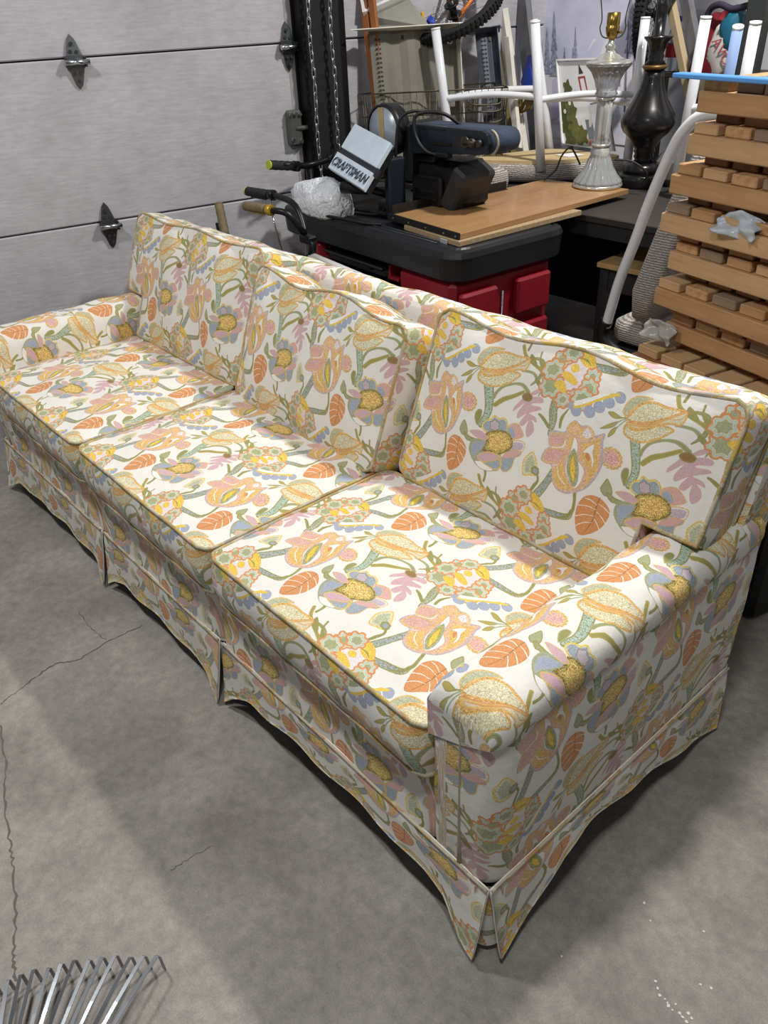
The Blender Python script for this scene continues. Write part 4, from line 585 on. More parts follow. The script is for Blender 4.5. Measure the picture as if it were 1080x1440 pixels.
d2 = empty('door_2', D(2.4, 0), 'pale grey sectional garage door behind the stored things', kind='structure')
seams = [-.02, .257, .791, 1.325, 1.86, 2.40]
for dd_, (t0, t1) in ((d1, (-2.2, 1.452)), (d2, (1.70, 3.60))):
    for a, b in zip(seams[:-1], seams[1:]):
        MB().box(D((t0+t1)/2, (a+b)/2+.012, -.02), (.04, t1-t0, b-a-.005), DR, .004).build('panel', DM, dd_)
seal = mat('dark_seam', (60, 58, 60), .9)
MB().box(D(-.4, 1.2, -.036), (.03, 4.1, 2.5), DR).build('backing', seal, d1); MB().box(D(2.65, 1.2, -.036), (.03, 1.9, 2.5), DR).build('backing', seal, d2)
MB().box(D(1.462, 1.2, -.012), (.03, .03, 2.44), DR, .003).build('edge_stile', mat('door_edge', (168, 166, 168), .7, 0, .2, 5), d1)
def hinge(t, z, w=.034, h=.083, mt=steel):
    m = MB(); o = .002; q = []
    for (dx, dz) in ((0, h), (.012, h*.82), (w*.75, h*.25), (w, .012), (w, -.012), (w*.75, -h*.25), (.012, -h*.82), (0, -h), (-.012, -h*.82), (-w*.75, -h*.25), (-w, -.012), (-w, .012), (-w*.75, h*.25), (-.012, h*.82)):
        q.append(D(t+dx, z+dz, .006+.012*max(0, 1-abs(dz)/h)))
    m.slab(q, .004, D(0, 0, 1)-D(0, 0, 0))
    hg = m.build('hinge', mt, d1)
    k = MB(); k.cyl(D(t-.036, z, .030), D(t+.044, z, .030), .0085, 10); k.build('pin', bright, hg)
    k = MB()
    for (dx, dz) in ((-.002, .055), (-.010, .032), (.010, .030), (-.008, -.034), (.010, -.034), (.002, -.058)): k.cyl(D(t+dx, z+dz, .010), D(t+dx, z+dz, .018), .006, 6)
    k.box(D(t-.03, z, .018), (.026, .006, .03), DR); k.box(D(t+.032, z, .018), (.026, .006, .03), DR)
    k.build('bolts', steel_d, hg)
hinge(.650, 1.325); hinge(.642, .789, mt=steel_d); hinge(1.447, 1.325, .03, .083, steel_d)
m = MB(); m.box(D(1.440, 1.045, .018), (.034, .062, .13), DR, .008); m.cyl(D(1.44, 1.045, .03), D(1.53, 1.045, .05), .009, 8); br = m.build('roller_bracket', mat('grey_bracket', (104, 106, 104), .5, .6, .25, 20), d1)
k = MB()
for dx, dz in ((-.02, .05), (.0, .052), (.02, .05), (-.018, -.04), (.018, -.045)): k.cyl(D(1.44+dx, 1.045+dz, .03), D(1.44+dx, 1.045+dz, .044), .007, 6)
k.build('bolts', bright, br)
tr = MB(); tr.box(D(1.488, 1.2, .030), (.062, .006, 2.4), DR); tr.box(D(1.500, 1.2, .060), (.006, .030, 2.4), DR); tr.box(D(1.512, 1.2, .045), (.030, .005, 2.4), DR)
tag(tr.build('trim_1', black_steel), 'black steel roller track beside the garage door', kind='structure')
pm = MB(); pm.box(D(1.60, 1.2, .015), (.09, .155, 2.4), DR, .006); pm.box(D(1.66, 1.2, .035), (.05, .03, 2.4), DR, .003)
tag(pm.build('trim_2', post_m), 'black centre post between the two garage doors', kind='structure')
chain_m = mat('chain_zinc', (176, 178, 180), .3, .95)
def link_mesh():
    P = []
    for k in range(12):
        a = 2*math.pi*k/12; P.append((.0065*math.cos(a), 0, .012*(1 if math.sin(a) > 0 else -1)*(abs(math.sin(a)) > .01)+.0065*math.sin(a)))
    return MB().tube(P, .0028, 5, closed=True)
for (t, lab, zb) in ((1.505, 'thin steel chain hanging in front of the door track', .80), (1.595, 'thin steel chain hanging in front of the black centre post', .95)):
    ch = empty('chain', D(t, 2.2, .095), lab, 'chain', 'lifting chains of the garage doors')
    first = None; z = 1.62; k = 0
    while z > zb:
        if first is None: first = link_mesh().build('link', chain_m, ch, w=False); o = first
        else: o = first.copy(); COL.objects.link(o)
        o.parent = ch; o.location = (.004*math.sin(k*.5), 0, z-2.2); o.rotation_euler = (0, 0, (k % 2)*1.5708-TH+.5+.2*math.sin(k)); z -= .0275; k += 1
    g = MB(); g.tube([D(t, 1.62, .095), D(t, 2.25, .095)], .004, 5); g.build('upper_chain', chain_m, ch)
# walls out of reach of the door: pale painted boards
wm = mat('pale_wall', (206, 207, 214), .8, 0, .06, 4)
wb = tag(MB().box((1.9, 3.42, 1.2), (3.9, .08, 2.4)).build('wall_back', wm), 'pale painted wall behind the stored things', kind='structure')
# ---------------- plastic workbench
blk = mat('black_plastic', (26, 29, 34), .42, 0, .35, 14, .12, 220); red = mat('red_plastic', (132, 14, 30), .4, 0, .12, 20, .06, 200); blk2 = mat('black_drawer_plastic', (16, 17, 19), .35)
wbn = empty('workbench', (.57, 1.45, 0), 'black topped plastic workbench with red bins behind the sofa', 'workbench')
BA = math.radians(-4); BR = Matrix.Rotation(BA, 3, 'Z')
def bp(x, y, z): return Vector((.57, 1.455, 0))+BR@Vector((x, y, z))
def rrect(x0, x1, y0, y1, r, n=6):
    o = []
    for cx, cy, a0 in ((x1-r, y1-r, 0), (x0+r, y1-r, 90), (x0+r, y0+r, 180), (x1-r, y0+r, 270)):
        for k in range(n+1):
            a = math.radians(a0+90*k/n); o.append((cx+r*math.cos(a), cy+r*math.sin(a)))
    return o
def loft(rings, cap0=True, cap1=True, sm=False):
    m = MB(); n = len(rings[0]); v = [p for r in rings for p in r]; f = []
    for j in range(len(rings)-1):
        for i in range(n): f.append((j*n+i, j*n+(i+1) % n, (j+1)*n+(i+1) % n, (j+1)*n+i))
    if cap0: f.append(list(range(n))[::-1])
    if cap1: f.append([(len(rings)-1)*n+i for i in range(n)])
    return m.add(v, f, sm=sm)
def top_ring(ins, z): return [bp(x, y, z) for x, y in rrect(-.51+ins, .555-ins, -.262+ins, .27-ins, .075-ins*.4)]
m = loft([top_ring(.012, .700), top_ring(.006, .706), top_ring(.002, .765), top_ring(.0, .775), top_ring(.006, .792), top_ring(.02, .797), top_ring(.03, .795), top_ring(.035, .800)])
m.build('bench_top', blk, wbn)
m = MB()
for yy in (-.215, -.195): m.tube([bp(-.45, yy, .800), bp(.42, yy, .800)], .004, 6)
m.build('edge_rib', blk, wbn)
m = MB()
for (x0, x1) in ((-.345, -.235), (.235, .52)):
    MB().box(bp((x0+x1)/2, -.01, .36), (x1-x0, .46, .68), BR, .02).build('red_tower', red, wbn)
m = MB(); m.box(bp(0, .10, .38), (.55, .26, .62), BR, .01); m.build('inner_shell', blk2, wbn)
m = MB(); m.box(bp(-.02, -.13, .655), (.36, .20, .05), BR, .012); m.box(bp(-.02, -.155, .672), (.37, .20, .012), BR, .004); dr = m.build('drawer', blk2, wbn)
m = MB(); m.box(bp(-.02, -.235, .66), (.2, .018, .018), BR, .004); m.build('handle', blk, dr)
m = MB(); m.box(bp(-.02, -.10, .53), (.37, .24, .12), BR, .012); m.box(bp(-.02, -.12, .59), (.38, .24, .012), BR, .004); m.build('drawer', blk2, wbn)
for (x, s) in ((-.225, 1), (.19, -1)):
    for z in (.64, .52, .40):
        m = MB(); m.box(bp(x, -.165, z), (.06, .12, .012), BR, .003); m.box(bp(x+.02*s, -.165, z+.02), (.01, .12, .05), BR, .003); m.build('drawer_runner', red, wbn)
# side face bins
for z in (.60, .44, .28):
    for y in (-.14, .11): MB().box(bp(.535, y, z), (.03, .16, .12), BR, .008).build('side_bin', red, wbn)
m = MB(); m.cyl(bp(.525, -.02, .63), bp(.525, -.02, .05), .004, 6); m.build('hinge_rod', bright, wbn)
for sx in (-.29, .47):
    for sy in (-.19, .19): MB().box(bp(sx, sy, .012), (.07, .07, .024), BR, .006).build('foot', blk2, wbn)
# ---------------- boards on the bench
def bquad(pts, z, th, name, mt, parent=None):
    return MB().slab([(x, y, z) for x, y in pts], th, (0, 0, 1)).build(name, mt, parent, bev=.0015)
wood_ven = mat('honey_veneer', (168, 130, 88), .38, 0, .22, 5, .03, 60, stretch=(9, .8, 4), coat=.15); edge_blk = mat('black_edge', (22, 22, 24), .5); chip = mat('particle_board', (176, 150, 116), .85, 0, .4, 130, .3, 240)
P1, P2, P3, P4 = (.665, 1.288), (1.046, 1.240), (1.066, 2.115), (.700, 2.080)
bd = bquad([P1, P2, P3, P4], .836, .018, 'shelf_board', wood_ven); tag(bd, 'honey coloured veneered shelf board lying on the workbench', 'board')
m = MB(); m.slab([(P1[0]-.012, P1[1]-.006, .838), (P2[0], P2[1]-.006, .838), P2+(.838,), P1+(.838,)], .022, (0, 0, 1)); m.build('edge_band', edge_blk, bd)
m = MB()
for t in (.06, .30, .55, .80, .96):
    p = Vector(P1+(.827,)).lerp(Vector(P2+(.827,)), t)+Vector((0, -.006, 0)); m.cyl(p, p+Vector((0, -.003, 0)), .003, 8)
m.build('screw_heads', bright, bd)
ra = MB(); ra.slab([(.668, 1.292, .838), (.680, 1.292, .838), (.716, 1.84, .838), (.704, 1.84, .838)], .002, (0, 0, 1)); ra.slab([(.668, 1.292, .864), (.672, 1.292, .864), (.708, 1.84, .864), (.704, 1.84, .864)], .027, (0, 0, 1))
tag(ra.build('angle_iron', mat('rusty_black_iron', (48, 44, 42), .6, .4, .3, 40)), 'black angle iron standing along the edge of the veneered shelf board', 'iron')
b2 = bquad([(.76, 1.262), (1.060, 1.222), (1.092, 1.80), (.80, 1.80)], .8175, .0165, 'particle_board', chip); tag(b2, 'raw particle board under the veneered shelf board', 'board')
m = MB(); m.box((.985, 1.2275, .806), (.035, .003, .014), Matrix.Rotation(-.13, 3, 'Z')); m.build('tape_patch', mat('grey_tape', (160, 164, 170), .6), b2)
# ---------------- belt and disc sander
sd = empty('belt_sander', (.72, 1.50, .80), 'blue and black belt and disc sander on the workbench', 'sander')
dkb = mat('sander_blue_black', (40, 47, 58), .32, .3, .25, 18); blkp = mat('sander_black', (22, 23, 26), .45, .1, .3, 20); belt_m = mat('sanding_belt', (58, 70, 92), .85, 0, .3, 60, .25, 500); alu = mat('cast_aluminium', (196, 210, 226), .42, .12, .14, 26); alu_g = mat('disc_aluminium', (188, 200, 214), .35, .3, .15, 20)
m = MB(); m.box((.50, 1.43, .812), (.30, .20, .022), None, .008); m.box((.74, 1.53, .815), (.36, .16, .026), None, .008); m.build('base', blkp, sd)
m = MB(); m.box((.705, 1.555, .905), (.245, .16, .16), None, .03); m.box((.665, 1.47, .885), (.15, .03, .10), None, .008); mo = m.build('motor_housing', blkp, sd)
m = MB()
for z in (.86, .885, .93): m.box((.665, 1.4535, z), (.12, .004, .008), None, .001)
m.build('cooling_slot', mat('slot_black', (10, 10, 11), .7), mo)
m = MB(); m.box((.80, 1.53, .90), (.07, .16, .15), Matrix.Rotation(.5, 3, 'Y'), .01); m.build('motor_end_cap', mat('end_cap_grey', (46, 47, 50), .5), mo)
# arm plate, belt and rollers
m = MB(); pts = [(.585, 1.002), (.585, 1.092), (.62, 1.098), (.93, 1.098), (.955, 1.088), (.965, 1.062), (.955, 1.036), (.93, 1.026)]
m.add([(x, 1.452, z) for x, z in pts]+[(x, 1.470, z) for x, z in pts], [list(range(8)), list(range(15, 7, -1))]+[[i, i+8, (i+1) % 8+8, (i+1) % 8] for i in range(8)]); pl = m.build('side_plate', dkb, sd, bev=.003)
m = MB(); m.box((.745, 1.450, 1.045), (.10, .004, .010), None, .001); m.box((.70, 1.449, 1.088), (.13, .003, .004)); m.build('slot', mat('slot_black2', (8, 8, 9), .7), pl)
m = MB(); m.cyl((.865, 1.452, 1.060), (.865, 1.440, 1.060), .018, 10); m.cyl((.865, 1.44, 1.06), (.92, 1.437, 1.062), .009, 8); m.cyl((.90, 1.45, 1.062), (.90, 1.432, 1.062), .013, 10); m.cyl((.93, 1.45, 1.062), (.93, 1.434, 1.062), .011, 8); m.build('tension_screw', mat('greasy_steel', (92, 84, 76), .45, .8, .4, 60), pl)
ring = []
for k in range(13):
    a = math.radians(90-180*k/12); ring.append((.945+.036*math.cos(a), 1.062+.036*math.sin(a)))
for k in range(7):
    a = math.radians(270-180*k/6); ring.append((.60+.040*math.cos(a), 1.054+.040*math.sin(a)))
m = loft([[Vector((x, y, z)) for x, z in ring] for y in (1.474, 1.585)][::-1], sm=True); m.build('belt', belt_m, sd)
m = MB(); m.tube([(.945+.0365*math.cos(a), 1.476, 1.062+.0365*math.sin(a)) for a in [math.radians(80-170*k/12) for k in range(13)]], .004, 6); m.build('belt_edge', mat('worn_belt_edge', (168, 160, 146), .6, .4), sd)
m = MB(); m.box((.575, 1.52, 1.00), (.05, .15, .20), None, .012); m.box((.62, 1.53, .985), (.12, .10, .03), None, .006); m.build('arm_bracket', blkp, sd)
# disc with guard ring
AX = Matrix.Rotation(math.radians(90), 3, 'X')
m = MB(); m.lathe([(.0, .0), (.076, 0), (.077, -.008), (.0, -.008)], (.494, 1.415, 1.072), 40, AX, caps=False); dc = m.build('disc', alu_g, sd)
m = MB(); m.lathe([(.078, .004), (.084, .004), (.086, -.03), (.078, -.03)], (.494, 1.415, 1.072), 40, AX, caps=False); m.cyl((.494, 1.424, 1.072), (.494, 1.47, 1.072), .084, 32); m.build('disc_guard', blkp, sd)
m = MB(); m.slab([(.470, 1.4135, 1.145), (.498, 1.4135, 1.147), (.500, 1.4135, 1.03), (.476, 1.4135, 1.03)], .0004, (0, -1, 0)); m.build('worn_patch', mat('old_glue', (196, 172, 120), .8, 0, .2, 60), dc)
# tilted work table in two plates with a mitre slot
A = Vector((.390, 1.372, 1.094)); L1 = Vector((.252, -.055, -.036)); Sv = Vector((.004, -.135, -.128))
nT = L1.cross(Sv).normalized(); nT = nT if nT.z > 0 else -nT
def tp(u, w, o=0): return A+L1*u+Sv*w+nT*o
def plate(w0, w1, o, th, u0=0, u1=1): return MB().slab([tp(u0, w0, o), tp(u1, w0, o), tp(u1, w1, o), tp(u0, w1, o)], th, nT)
tb = plate(0, .53, 0, .018).build('table_plate', alu, sd, bev=.002)
t2 = plate(.64, 1.0, 0, .018, -.02, 1).build('table_plate', alu, sd, bev=.002)
plate(.50, .68, -.007, .02).build('mitre_slot', mat('slot_grey', (52, 57, 64), .5, .4), sd)
plate(.05, .95, -.018, .03, .05, .95).build('table_web', blkp, sd)
fc = bpy.data.curves.new('lettering', 'FONT'); fc.body = 'CRAFTSMAN'; fc.size = .043; fc.extrude = .0007; fc.align_x = 'CENTER'; fc.align_y = 'CENTER'; fc.space_character = 1.05; fc.fill_mode = 'NONE'; fc.bevel_depth = .0007; fc.offset = .0004
fo = bpy.data.objects.new('lettering', fc); COL.objects.link(fo); fc.materials.append(mat('embossed_outline', (64, 68, 74), .5, .3))
xa = L1.normalized(); ya = (-Sv-xa*(-Sv).dot(xa)).normalized(); za = xa.cross(ya)
pp = tp(.50, .83, .0012)-WL[sd.name]
fo.parent = t2; fo.matrix_local = Matrix(((xa.x, ya.x, za.x, pp.x), (xa.y, ya.y, za.y, pp.y), (xa.z, ya.z, za.z, pp.z), (0, 0, 0, 1)))
m = MB(); m.cyl((.455, 1.245, .905), (.545, 1.285, .905), .020, 14); m.cyl((.452, 1.243, .905), (.462, 1.248, .905), .012, 10); m.cyl((.54, 1.29, .905), (.58, 1.40, .86), .014, 10); m.build('tilt_knob', blkp, sd)
m = MB(); m.box((.60, 1.37, .90), (.03, .08, .20), None, .006); m.box((.56, 1.39, .83), (.10, .06, .04), None, .006); m.build('table_trunnion', dkb, sd)
m = MB(); m.tube(spline([(.76, 1.45, 1.01), (.70, 1.43, 1.02), (.655, 1.425, 1.06), (.64, 1.43, 1.115), (.66, 1.45, 1.135), (.72, 1.50, 1.128), (.77, 1.56, 1.07)], 6), .006, 6)
m.tube(spline([(.66, 1.50, 1.13), (.62, 1.44, 1.138), (.595, 1.40, 1.11), (.59, 1.385, 1.0), (.585, 1.375, .90), (.565, 1.355, .835), (.53, 1.33, .808), (.40, 1.30, .806), (.30, 1.255, .806), (.36, 1.21, .806), (.50, 1.215, .807), (.60, 1.225, .806), (.655, 1.25, .806)], 6), .0055, 6)
m.box((.755, 1.446, 1.012), (.07, .02, .016), None, .004); m.build('power_cord', mat('black_cord', (20, 20, 22), .5), sd)
# ---------------- crumpled plastic bag
def bag_mesh():
    m = MB(); nu, nv = 44, 26; v = []
    for j in range(nv+1):
        ph = math.pi*j/nv
        for i in range(nu):
            a = 2*math.pi*i/nu; x = math.cos(a)*math.sin(ph); y = math.sin(a)*math.sin(ph); z = math.cos(ph)
            r = 1+.05*math.sin(3*a+3*ph)+.045*abs(math.sin(4*a-3*ph+1))+.03*abs(math.sin(7*a+5*ph*2))+.02*abs(math.sin(11*a-9*ph+2*math.sin(3*ph)))+.018*math.sin(17*a+15*ph)-.03*abs(math.sin(2*a+6*ph))
            px_ = x*.195*r; py_ = y*.085*r; pz = max(-.33, z)*.070*r*(1+.9*max(0, x*.7+.1))+.022
            v.append((px_, py_, pz))
    f = []
    for j in range(nv):
        for i in range(nu): f.append((j*nu+i, (j+1)*nu+i, (j+1)*nu+(i+1) % nu, j*nu+(i+1) % nu))
    return m.add(v, f, sm=True)
bm_ = mat('thin_white_plastic', (236, 240, 246), .28, 0, .05, 14)
_n = bm_.node_tree; _v = _n.nodes.new('ShaderNodeTexVoronoi'); _v.feature = 'DISTANCE_TO_EDGE'; _v.inputs['Scale'].default_value = 17; _w = _n.nodes.new('ShaderNodeTexNoise'); _w.inputs['Scale'].default_value = 9; _w.inputs['Detail'].default_value = 3
_t = _n.nodes.new('ShaderNodeTexCoord'); _n.links.new(_t.outputs['Object'], _w.inputs[0]); _n.links.new(_w.outputs['Color'], _v.inputs['Vector']); _v.inputs['Scale'].default_value = 6
_b = _n.nodes.new('ShaderNodeBump'); _b.inputs['Strength'].default_value = 1; _b.inputs['Distance'].default_value = .010; _n.links.new(_v.outputs['Distance'], _b.inputs['Height']); _n.links.new(_b.outputs[0], _n.nodes['Principled BSDF'].inputs['Normal'])
bg = bag_mesh().build('plastic_bag', bm_); bg.location = (.262, 1.29, .805); bg.rotation_euler = (0, 0, -.22); tag(bg, 'crumpled thin white plastic bag on the workbench', 'bag')
# ---------------- table behind the bench
tbl_m = mat('table_top_dark', (58, 52, 48), .6, 0, .2, 8); leg_st = mat('grey_steel_leg', (62, 64, 68), .5, .5, .2, 14)
tb_ = empty('storage_table', (.80, 2.30, 0), 'steel legged table carrying upturned chairs and lamps behind the workbench', 'table')
m = MB(); m.box((.80, 2.29, .788), (1.30, .94, .024), None, .003); m.build('table_top', tbl_m, tb_)
for y in (1.845, 2.735): MB().box((.80, y, .752), (1.22, .03, .05)).build('apron', leg_st, tb_)
MB().box((.80, 2.70, .44), (1.20, .018, .60), None, .002).build('shade_panel', mat('painted_shade', (34, 33, 34), .7), tb_)  # added dark sheet standing in for the deep shade under the table
for x in (.19, 1.385):
    for y in (1.86, 2.72): MB().box((x, y, .388), (.045, .045, .776), None, .003).build('leg', leg_st, tb_)
# small side table with a light wooden top, right of the bench
st_ = empty('side_table', (1.32, 2.06, 0), 'dark steel side table with a thin light wooden top', 'table')
oak = mat('light_oak', (196, 160, 108), .5, 0, .25, 6, stretch=(8, 1, 1))
sr = Matrix.Rotation(.04, 3, 'Z')
m = MB(); m.box((1.32, 2.06, .637), (.34, .46, .018), sr, .002); m.build('table_top', oak, st_)
for sx in (-.145, .145):
    for sy in (-.20, .20): MB().box(Vector((1.32, 2.06, .314))+sr@Vector((sx, sy, 0)), (.035, .035, .628), sr, .002).build('leg', leg_st, st_)
for sy in (-.20, .20): MB().box(Vector((1.32, 2.06, .585))+sr@Vector((0, sy, 0)), (.27, .02, .08), sr, .002).build('apron', leg_st, st_)
# upright steel post between bench and side table
# ---------------- upturned white tubular chairs
white_t = mat('white_tube', (226, 228, 234), .28, 0, .04, 6, coat=.3); knit = mat('grey_knit', (150, 142, 136), .95, 0, .5, 90, 1.0, 260, sheen=.2); ply = mat('pale_plywood', (208, 182, 136), .6, 0, .18, 4, stretch=(1, 9, 1))
def knit_mat():
    m = mat('boucle_weave', (176, 170, 166), .95, sheen=.2); nt = m.node_tree; N = nt.nodes; Lk = nt.links; b = N['Principled BSDF']
    tc = N.new('ShaderNodeTexCoord'); w = N.new('ShaderNodeTexWave'); w.inputs['Scale'].default_value = 42; w.inputs['Distortion'].default_value = 3.5; w.inputs['Detail'].default_value = 3; w.inputs['Detail Scale'].default_value = 3; w.bands_direction = 'Z'
    Lk.new(tc.outputs['Object'], w.inputs['Vector']); n = N.new('ShaderNodeTexNoise'); n.inputs['Scale'].default_value = 150; Lk.new(tc.outputs['Object'], n.inputs['Vector'])
    mm = N.new('ShaderNodeMath'); mm.operation = 'MULTIPLY'; Lk.new(w.outputs['Fac'], mm.inputs[0]); Lk.new(n.outputs['Fac'], mm.inputs[1])
    r = N.new('ShaderNodeValToRGB'); r.color_ramp.elements[0].position = .08; r.color_ramp.elements[1].position = .42; r.color_ramp.elements[0].color = (*s2l((124, 116, 111)), 1); r.color_ramp.elements[1].color = (*s2l((190, 184, 179)), 1)
    Lk.new(mm.outputs[0], r.inputs[0]); Lk.new(r.outputs[0], b.inputs['Base Color'])
    bp_ = N.new('ShaderNodeBump'); bp_.inputs['Strength'].default_value = .8; bp_.inputs['Distance'].default_value = .004; Lk.new(mm.outputs[0], bp_.inputs['Height']); Lk.new(bp_.outputs[0], b.inputs['Normal']); return m
KN = knit_mat()
def chair(corners, tops, zs, label, blue=None, rungs=((0, 1, .48), (1, 2, .45), (2, 3, .48), (3, 0, .45)), zleg=.895):
    c = sum((Vector(q) for q in corners), Vector((0, 0)))/4
    ch = empty('dining_chair', (c.x, c.y, .802), label, 'chair', 'white tubular chairs turned upside down on the table')
    def ring(k, z): return [Vector((c.x+(x-c.x)*k, c.y+(y-c.y)*k, z)) for x, y in RR]
    # rounded seat outline from the corner quad
    RR = []
    for i in range(4):
        p = Vector(corners[i]); a = (Vector(corners[i-1])-p).normalized(); b = (Vector(corners[(i+1) % 4])-p).normalized()
        for k in range(5):
            t = k/4; RR.append(tuple(p+a*.09*(1-t)**2+b*.09*t**2))
    z0, z1 = zs
    m = loft([ring(1.0, z0), ring(1.10, z0+.012), ring(1.13, (z0+z1)/2), ring(1.10, z1-.015), ring(1.03, z1-.006)], sm=True); m.build('seat_pad', KN, ch)
    m = loft([ring(1.02, z1-.006), ring(1.02, z1+.006)]); m.build('seat_board', ply, ch)
    lp = []
    for i in range(4):
        a = Vector((*corners[i], z1-.03)); b = Vector(tops[i]); lp.append((a, b))
        m = MB(); m.tube([a, a.lerp(b, .5), b], .0180, 16); lg = m.build('leg', white_t if not (blue and i == blue) else mat('blue_tinted_leg', (150, 176, 224), .3), ch)
        MB().cyl(b-(b-a).normalized()*.002, b+(b-a).normalized()*.006, .0184, 16).build('foot_cap', mat('foot_cap_white', (236, 236, 236), .5), lg)
    for i, j, t in rungs:
        a = lp[i][0].lerp(lp[i][1], t); b = lp[j][0].lerp(lp[j][1], t); mid = (a+b)/2+((c.to_3d()-((a+b)/2)).normalized()*.03)*Vector((1, 1, 0))+Vector((0, 0, .012))
        m = MB(); m.tube(spline([a, mid, b], 6), .0125, 12); m.build('rung', white_t, ch)
    return ch
chair([(.645, 2.12), (.845, 2.42), (.47, 2.40), (.315, 1.95)], [(.590, 2.10, 1.367), (.832, 2.45, 1.362), (.335, 2.40, 1.36), (.245, 1.92, 1.356)], (.812, .885), 'upturned white tubular chair with a plywood seat base showing, behind the glass lamp',
      rungs=((0, 1, .50), (1, 2, .44), (2, 3, .52), (3, 0, .52)))
chair([(1.19, 2.22), (1.37, 2.24), (1.36, 2.50), (1.18, 2.48)], [(1.222, 2.20, 1.368), (1.405, 2.18, 1.352), (1.372, 2.50, 1.30), (1.27, 2.33, 1.335)], (.812, .885), 'upturned white tubular chair behind the stacked wooden slat panels', blue=3)
# knit pad of another seat, wedged behind the sander
pd = loft([[Vector((x, y, z)) for x, y in rrect(.36+i_, .66-i_, 1.78+i_, 1.93-i_, .05)] for i_, z in ((.02, .803), (.0, .82), (-.004, .85), (.0, .885), (.025, .905))], sm=True).build('seat_cushion', KN)
tag(pd, 'grey boucle chair pad on the table just behind the sander', 'cushion')
paper = MB(); paper.slab([(.60, 2.26, .8935), (.68, 2.25, .8935), (.70, 2.33, .8935), (.63, 2.34, .8935)], .0008, (0, 0, 1)); tag(paper.build('paper_slip', mat('white_paper', (236, 236, 234), .8)), 'white slip of paper lying on the plywood chair base', 'paper')
# ---------------- glass table lamp
lp = empty('glass_lamp', (.945, 2.085, .836), 'clear fluted glass table lamp with silver collars and no shade', 'lamp')
glass = mat('clear_glass', (240, 244, 246), .12, trans=.70, ior=1.42, coat=.5); silver = mat('polished_nickel', (222, 220, 212), .22, .75); brass = mat('brass_socket', (176, 146, 76), .28, 1)
c0 = (.945, 2.085, .838)
LS = .93
def sc_(p): return [tuple([q[0]*LS, q[1]*LS]+list(q[2:])) for q in p]
m = MB(); m.lathe(sc_([(.098, 0), (.100, .006), (.097, .012)]), c0, 36); m.build('foot_ring', silver, lp)
m = MB(); m.lathe(sc_([(.095, .012, .03), (.090, .022, .06), (.070, .045, .07), (.052, .075, .07), (.042, .105, .06), (.036, .118, .03), (.040, .128, 0), (.036, .140, 0), (.030, .148, 0)]), c0, 72, flute=18); m.build('glass_base', glass, lp)
m = MB(); m.lathe(sc_([(.036, .148), (.038, .153), (.036, .158)]), c0, 24); m.lathe(sc_([(.036, .312), (.039, .318), (.036, .324)]), c0, 24); m.build('collar', silver, lp)
m = MB(); m.lathe(sc_([(.030, .158, .06), (.029, .20, .07), (.029, .27, .07), (.031, .312, .06)]), c0, 48, flute=8); m.build('glass_column', glass, lp)
m = MB(); m.cyl((c0[0], c0[1], c0[2]+.15*LS), (c0[0], c0[1], c0[2]+.32*LS), .004, 8); m.build('inner_rod', brass, lp)
m = MB(); m.lathe(sc_([(.034, .324, 0), (.044, .332, 0), (.038, .344, 0), (.040, .356, .05), (.046, .380, .07), (.058, .405, .07), (.078, .425, .05), (.084, .432, .03)]), c0, 72, flute=18); m.build('glass_vase', glass, lp)
m = MB(); m.lathe(sc_([(.082, .432), (.088, .436), (.084, .442), (.060, .448), (.040, .456), (.036, .462), (.020, .468), (.016, .480), (.022, .490), (.012, .502), (.010, .514)]), c0, 36); m.build('top_cap', silver, lp)
m = MB(); m.lathe(sc_([(.011, .512), (.018, .520), (.024, .535), (.026, .552), (.023, .556), (.024, .562), (.024, .596), (.021, .598)]), c0, 24); sk = m.build('socket', brass, lp)
m = MB(); m.cyl((c0[0]+.024, c0[1], c0[2]+.535*LS), (c0[0]+.042, c0[1]-.006, c0[2]+.535*LS), .004, 8); m.build('switch_key', brass, sk)
for s in (-1, 1):
    P = [(.014, .516), (.034, .524), (.044, .55), (.040, .575), (.046, .62), (.062, .70)]
    m = MB(); m.tube(spline([(c0[0]+s*a*.8, c0[1]+s*a*.55, c0[2]+z*LS) for a, z in P], 5), .0022, 6); m.build('harp_arm', mat('dark_brass', (96, 82, 56), .4, .9), lp)
m = MB(); m.tube(spline([(c0[0]-.10, c0[1]+.02, .90), (.80, 2.10, .955), (.775, 2.08, .93), (.765, 2.06, .88), (.735, 2.03, .842)], 6), .0035, 6); m.build('cord', mat('brown_black_cord', (34, 28, 26), .5), lp); m = MB(); m.tube(spline([(c0[0]+.03, c0[1]+.05, .925), (1.03, 2.17, .92), (1.08, 2.20, .88), (1.06, 2.20, .842)], 6), .0035, 6); m.build('cord', mat('brown_black_cord', (34, 28, 26), .5), lp)
# ---------------- black turned lamp
bl = empty('black_lamp', (.945, 2.36, .80), 'tall black turned wooden table lamp with no shade', 'lamp')
blk_l = mat('satin_black_lacquer', (26, 25, 26), .28, 0, .2, 10, coat=.3); gold_l = mat('rubbed_gold_rim', (120, 92, 48), .45, .6)
c1 = (.955, 2.36, .80)
m = MB(); m.lathe([(.092, 0), (.096, .008), (.096, .040), (.090, .048)], c1, 36); m.lathe([(.070, .048), (.072, .060), (.066, .078), (.052, .085)], c1, 36); m.build('foot', blk_l, bl)
m = MB(); m.lathe([(.040, .085), (.032, .096), (.038, .106), (.034, .116), (.042, .126), (.037, .136), (.046, .148), (.052, .160), (.066, .176), (.088, .194), (.099, .214), (.102, .232), (.096, .254), (.080, .280), (.060, .312), (.046, .345), (.038, .378), (.036, .405)], c1, 48); m.build('body', blk_l, bl)
m = MB(); m.lathe([(.040, .405), (.047, .412), (.042, .420)], c1, 36); m.build('gold_ring', gold_l, bl)
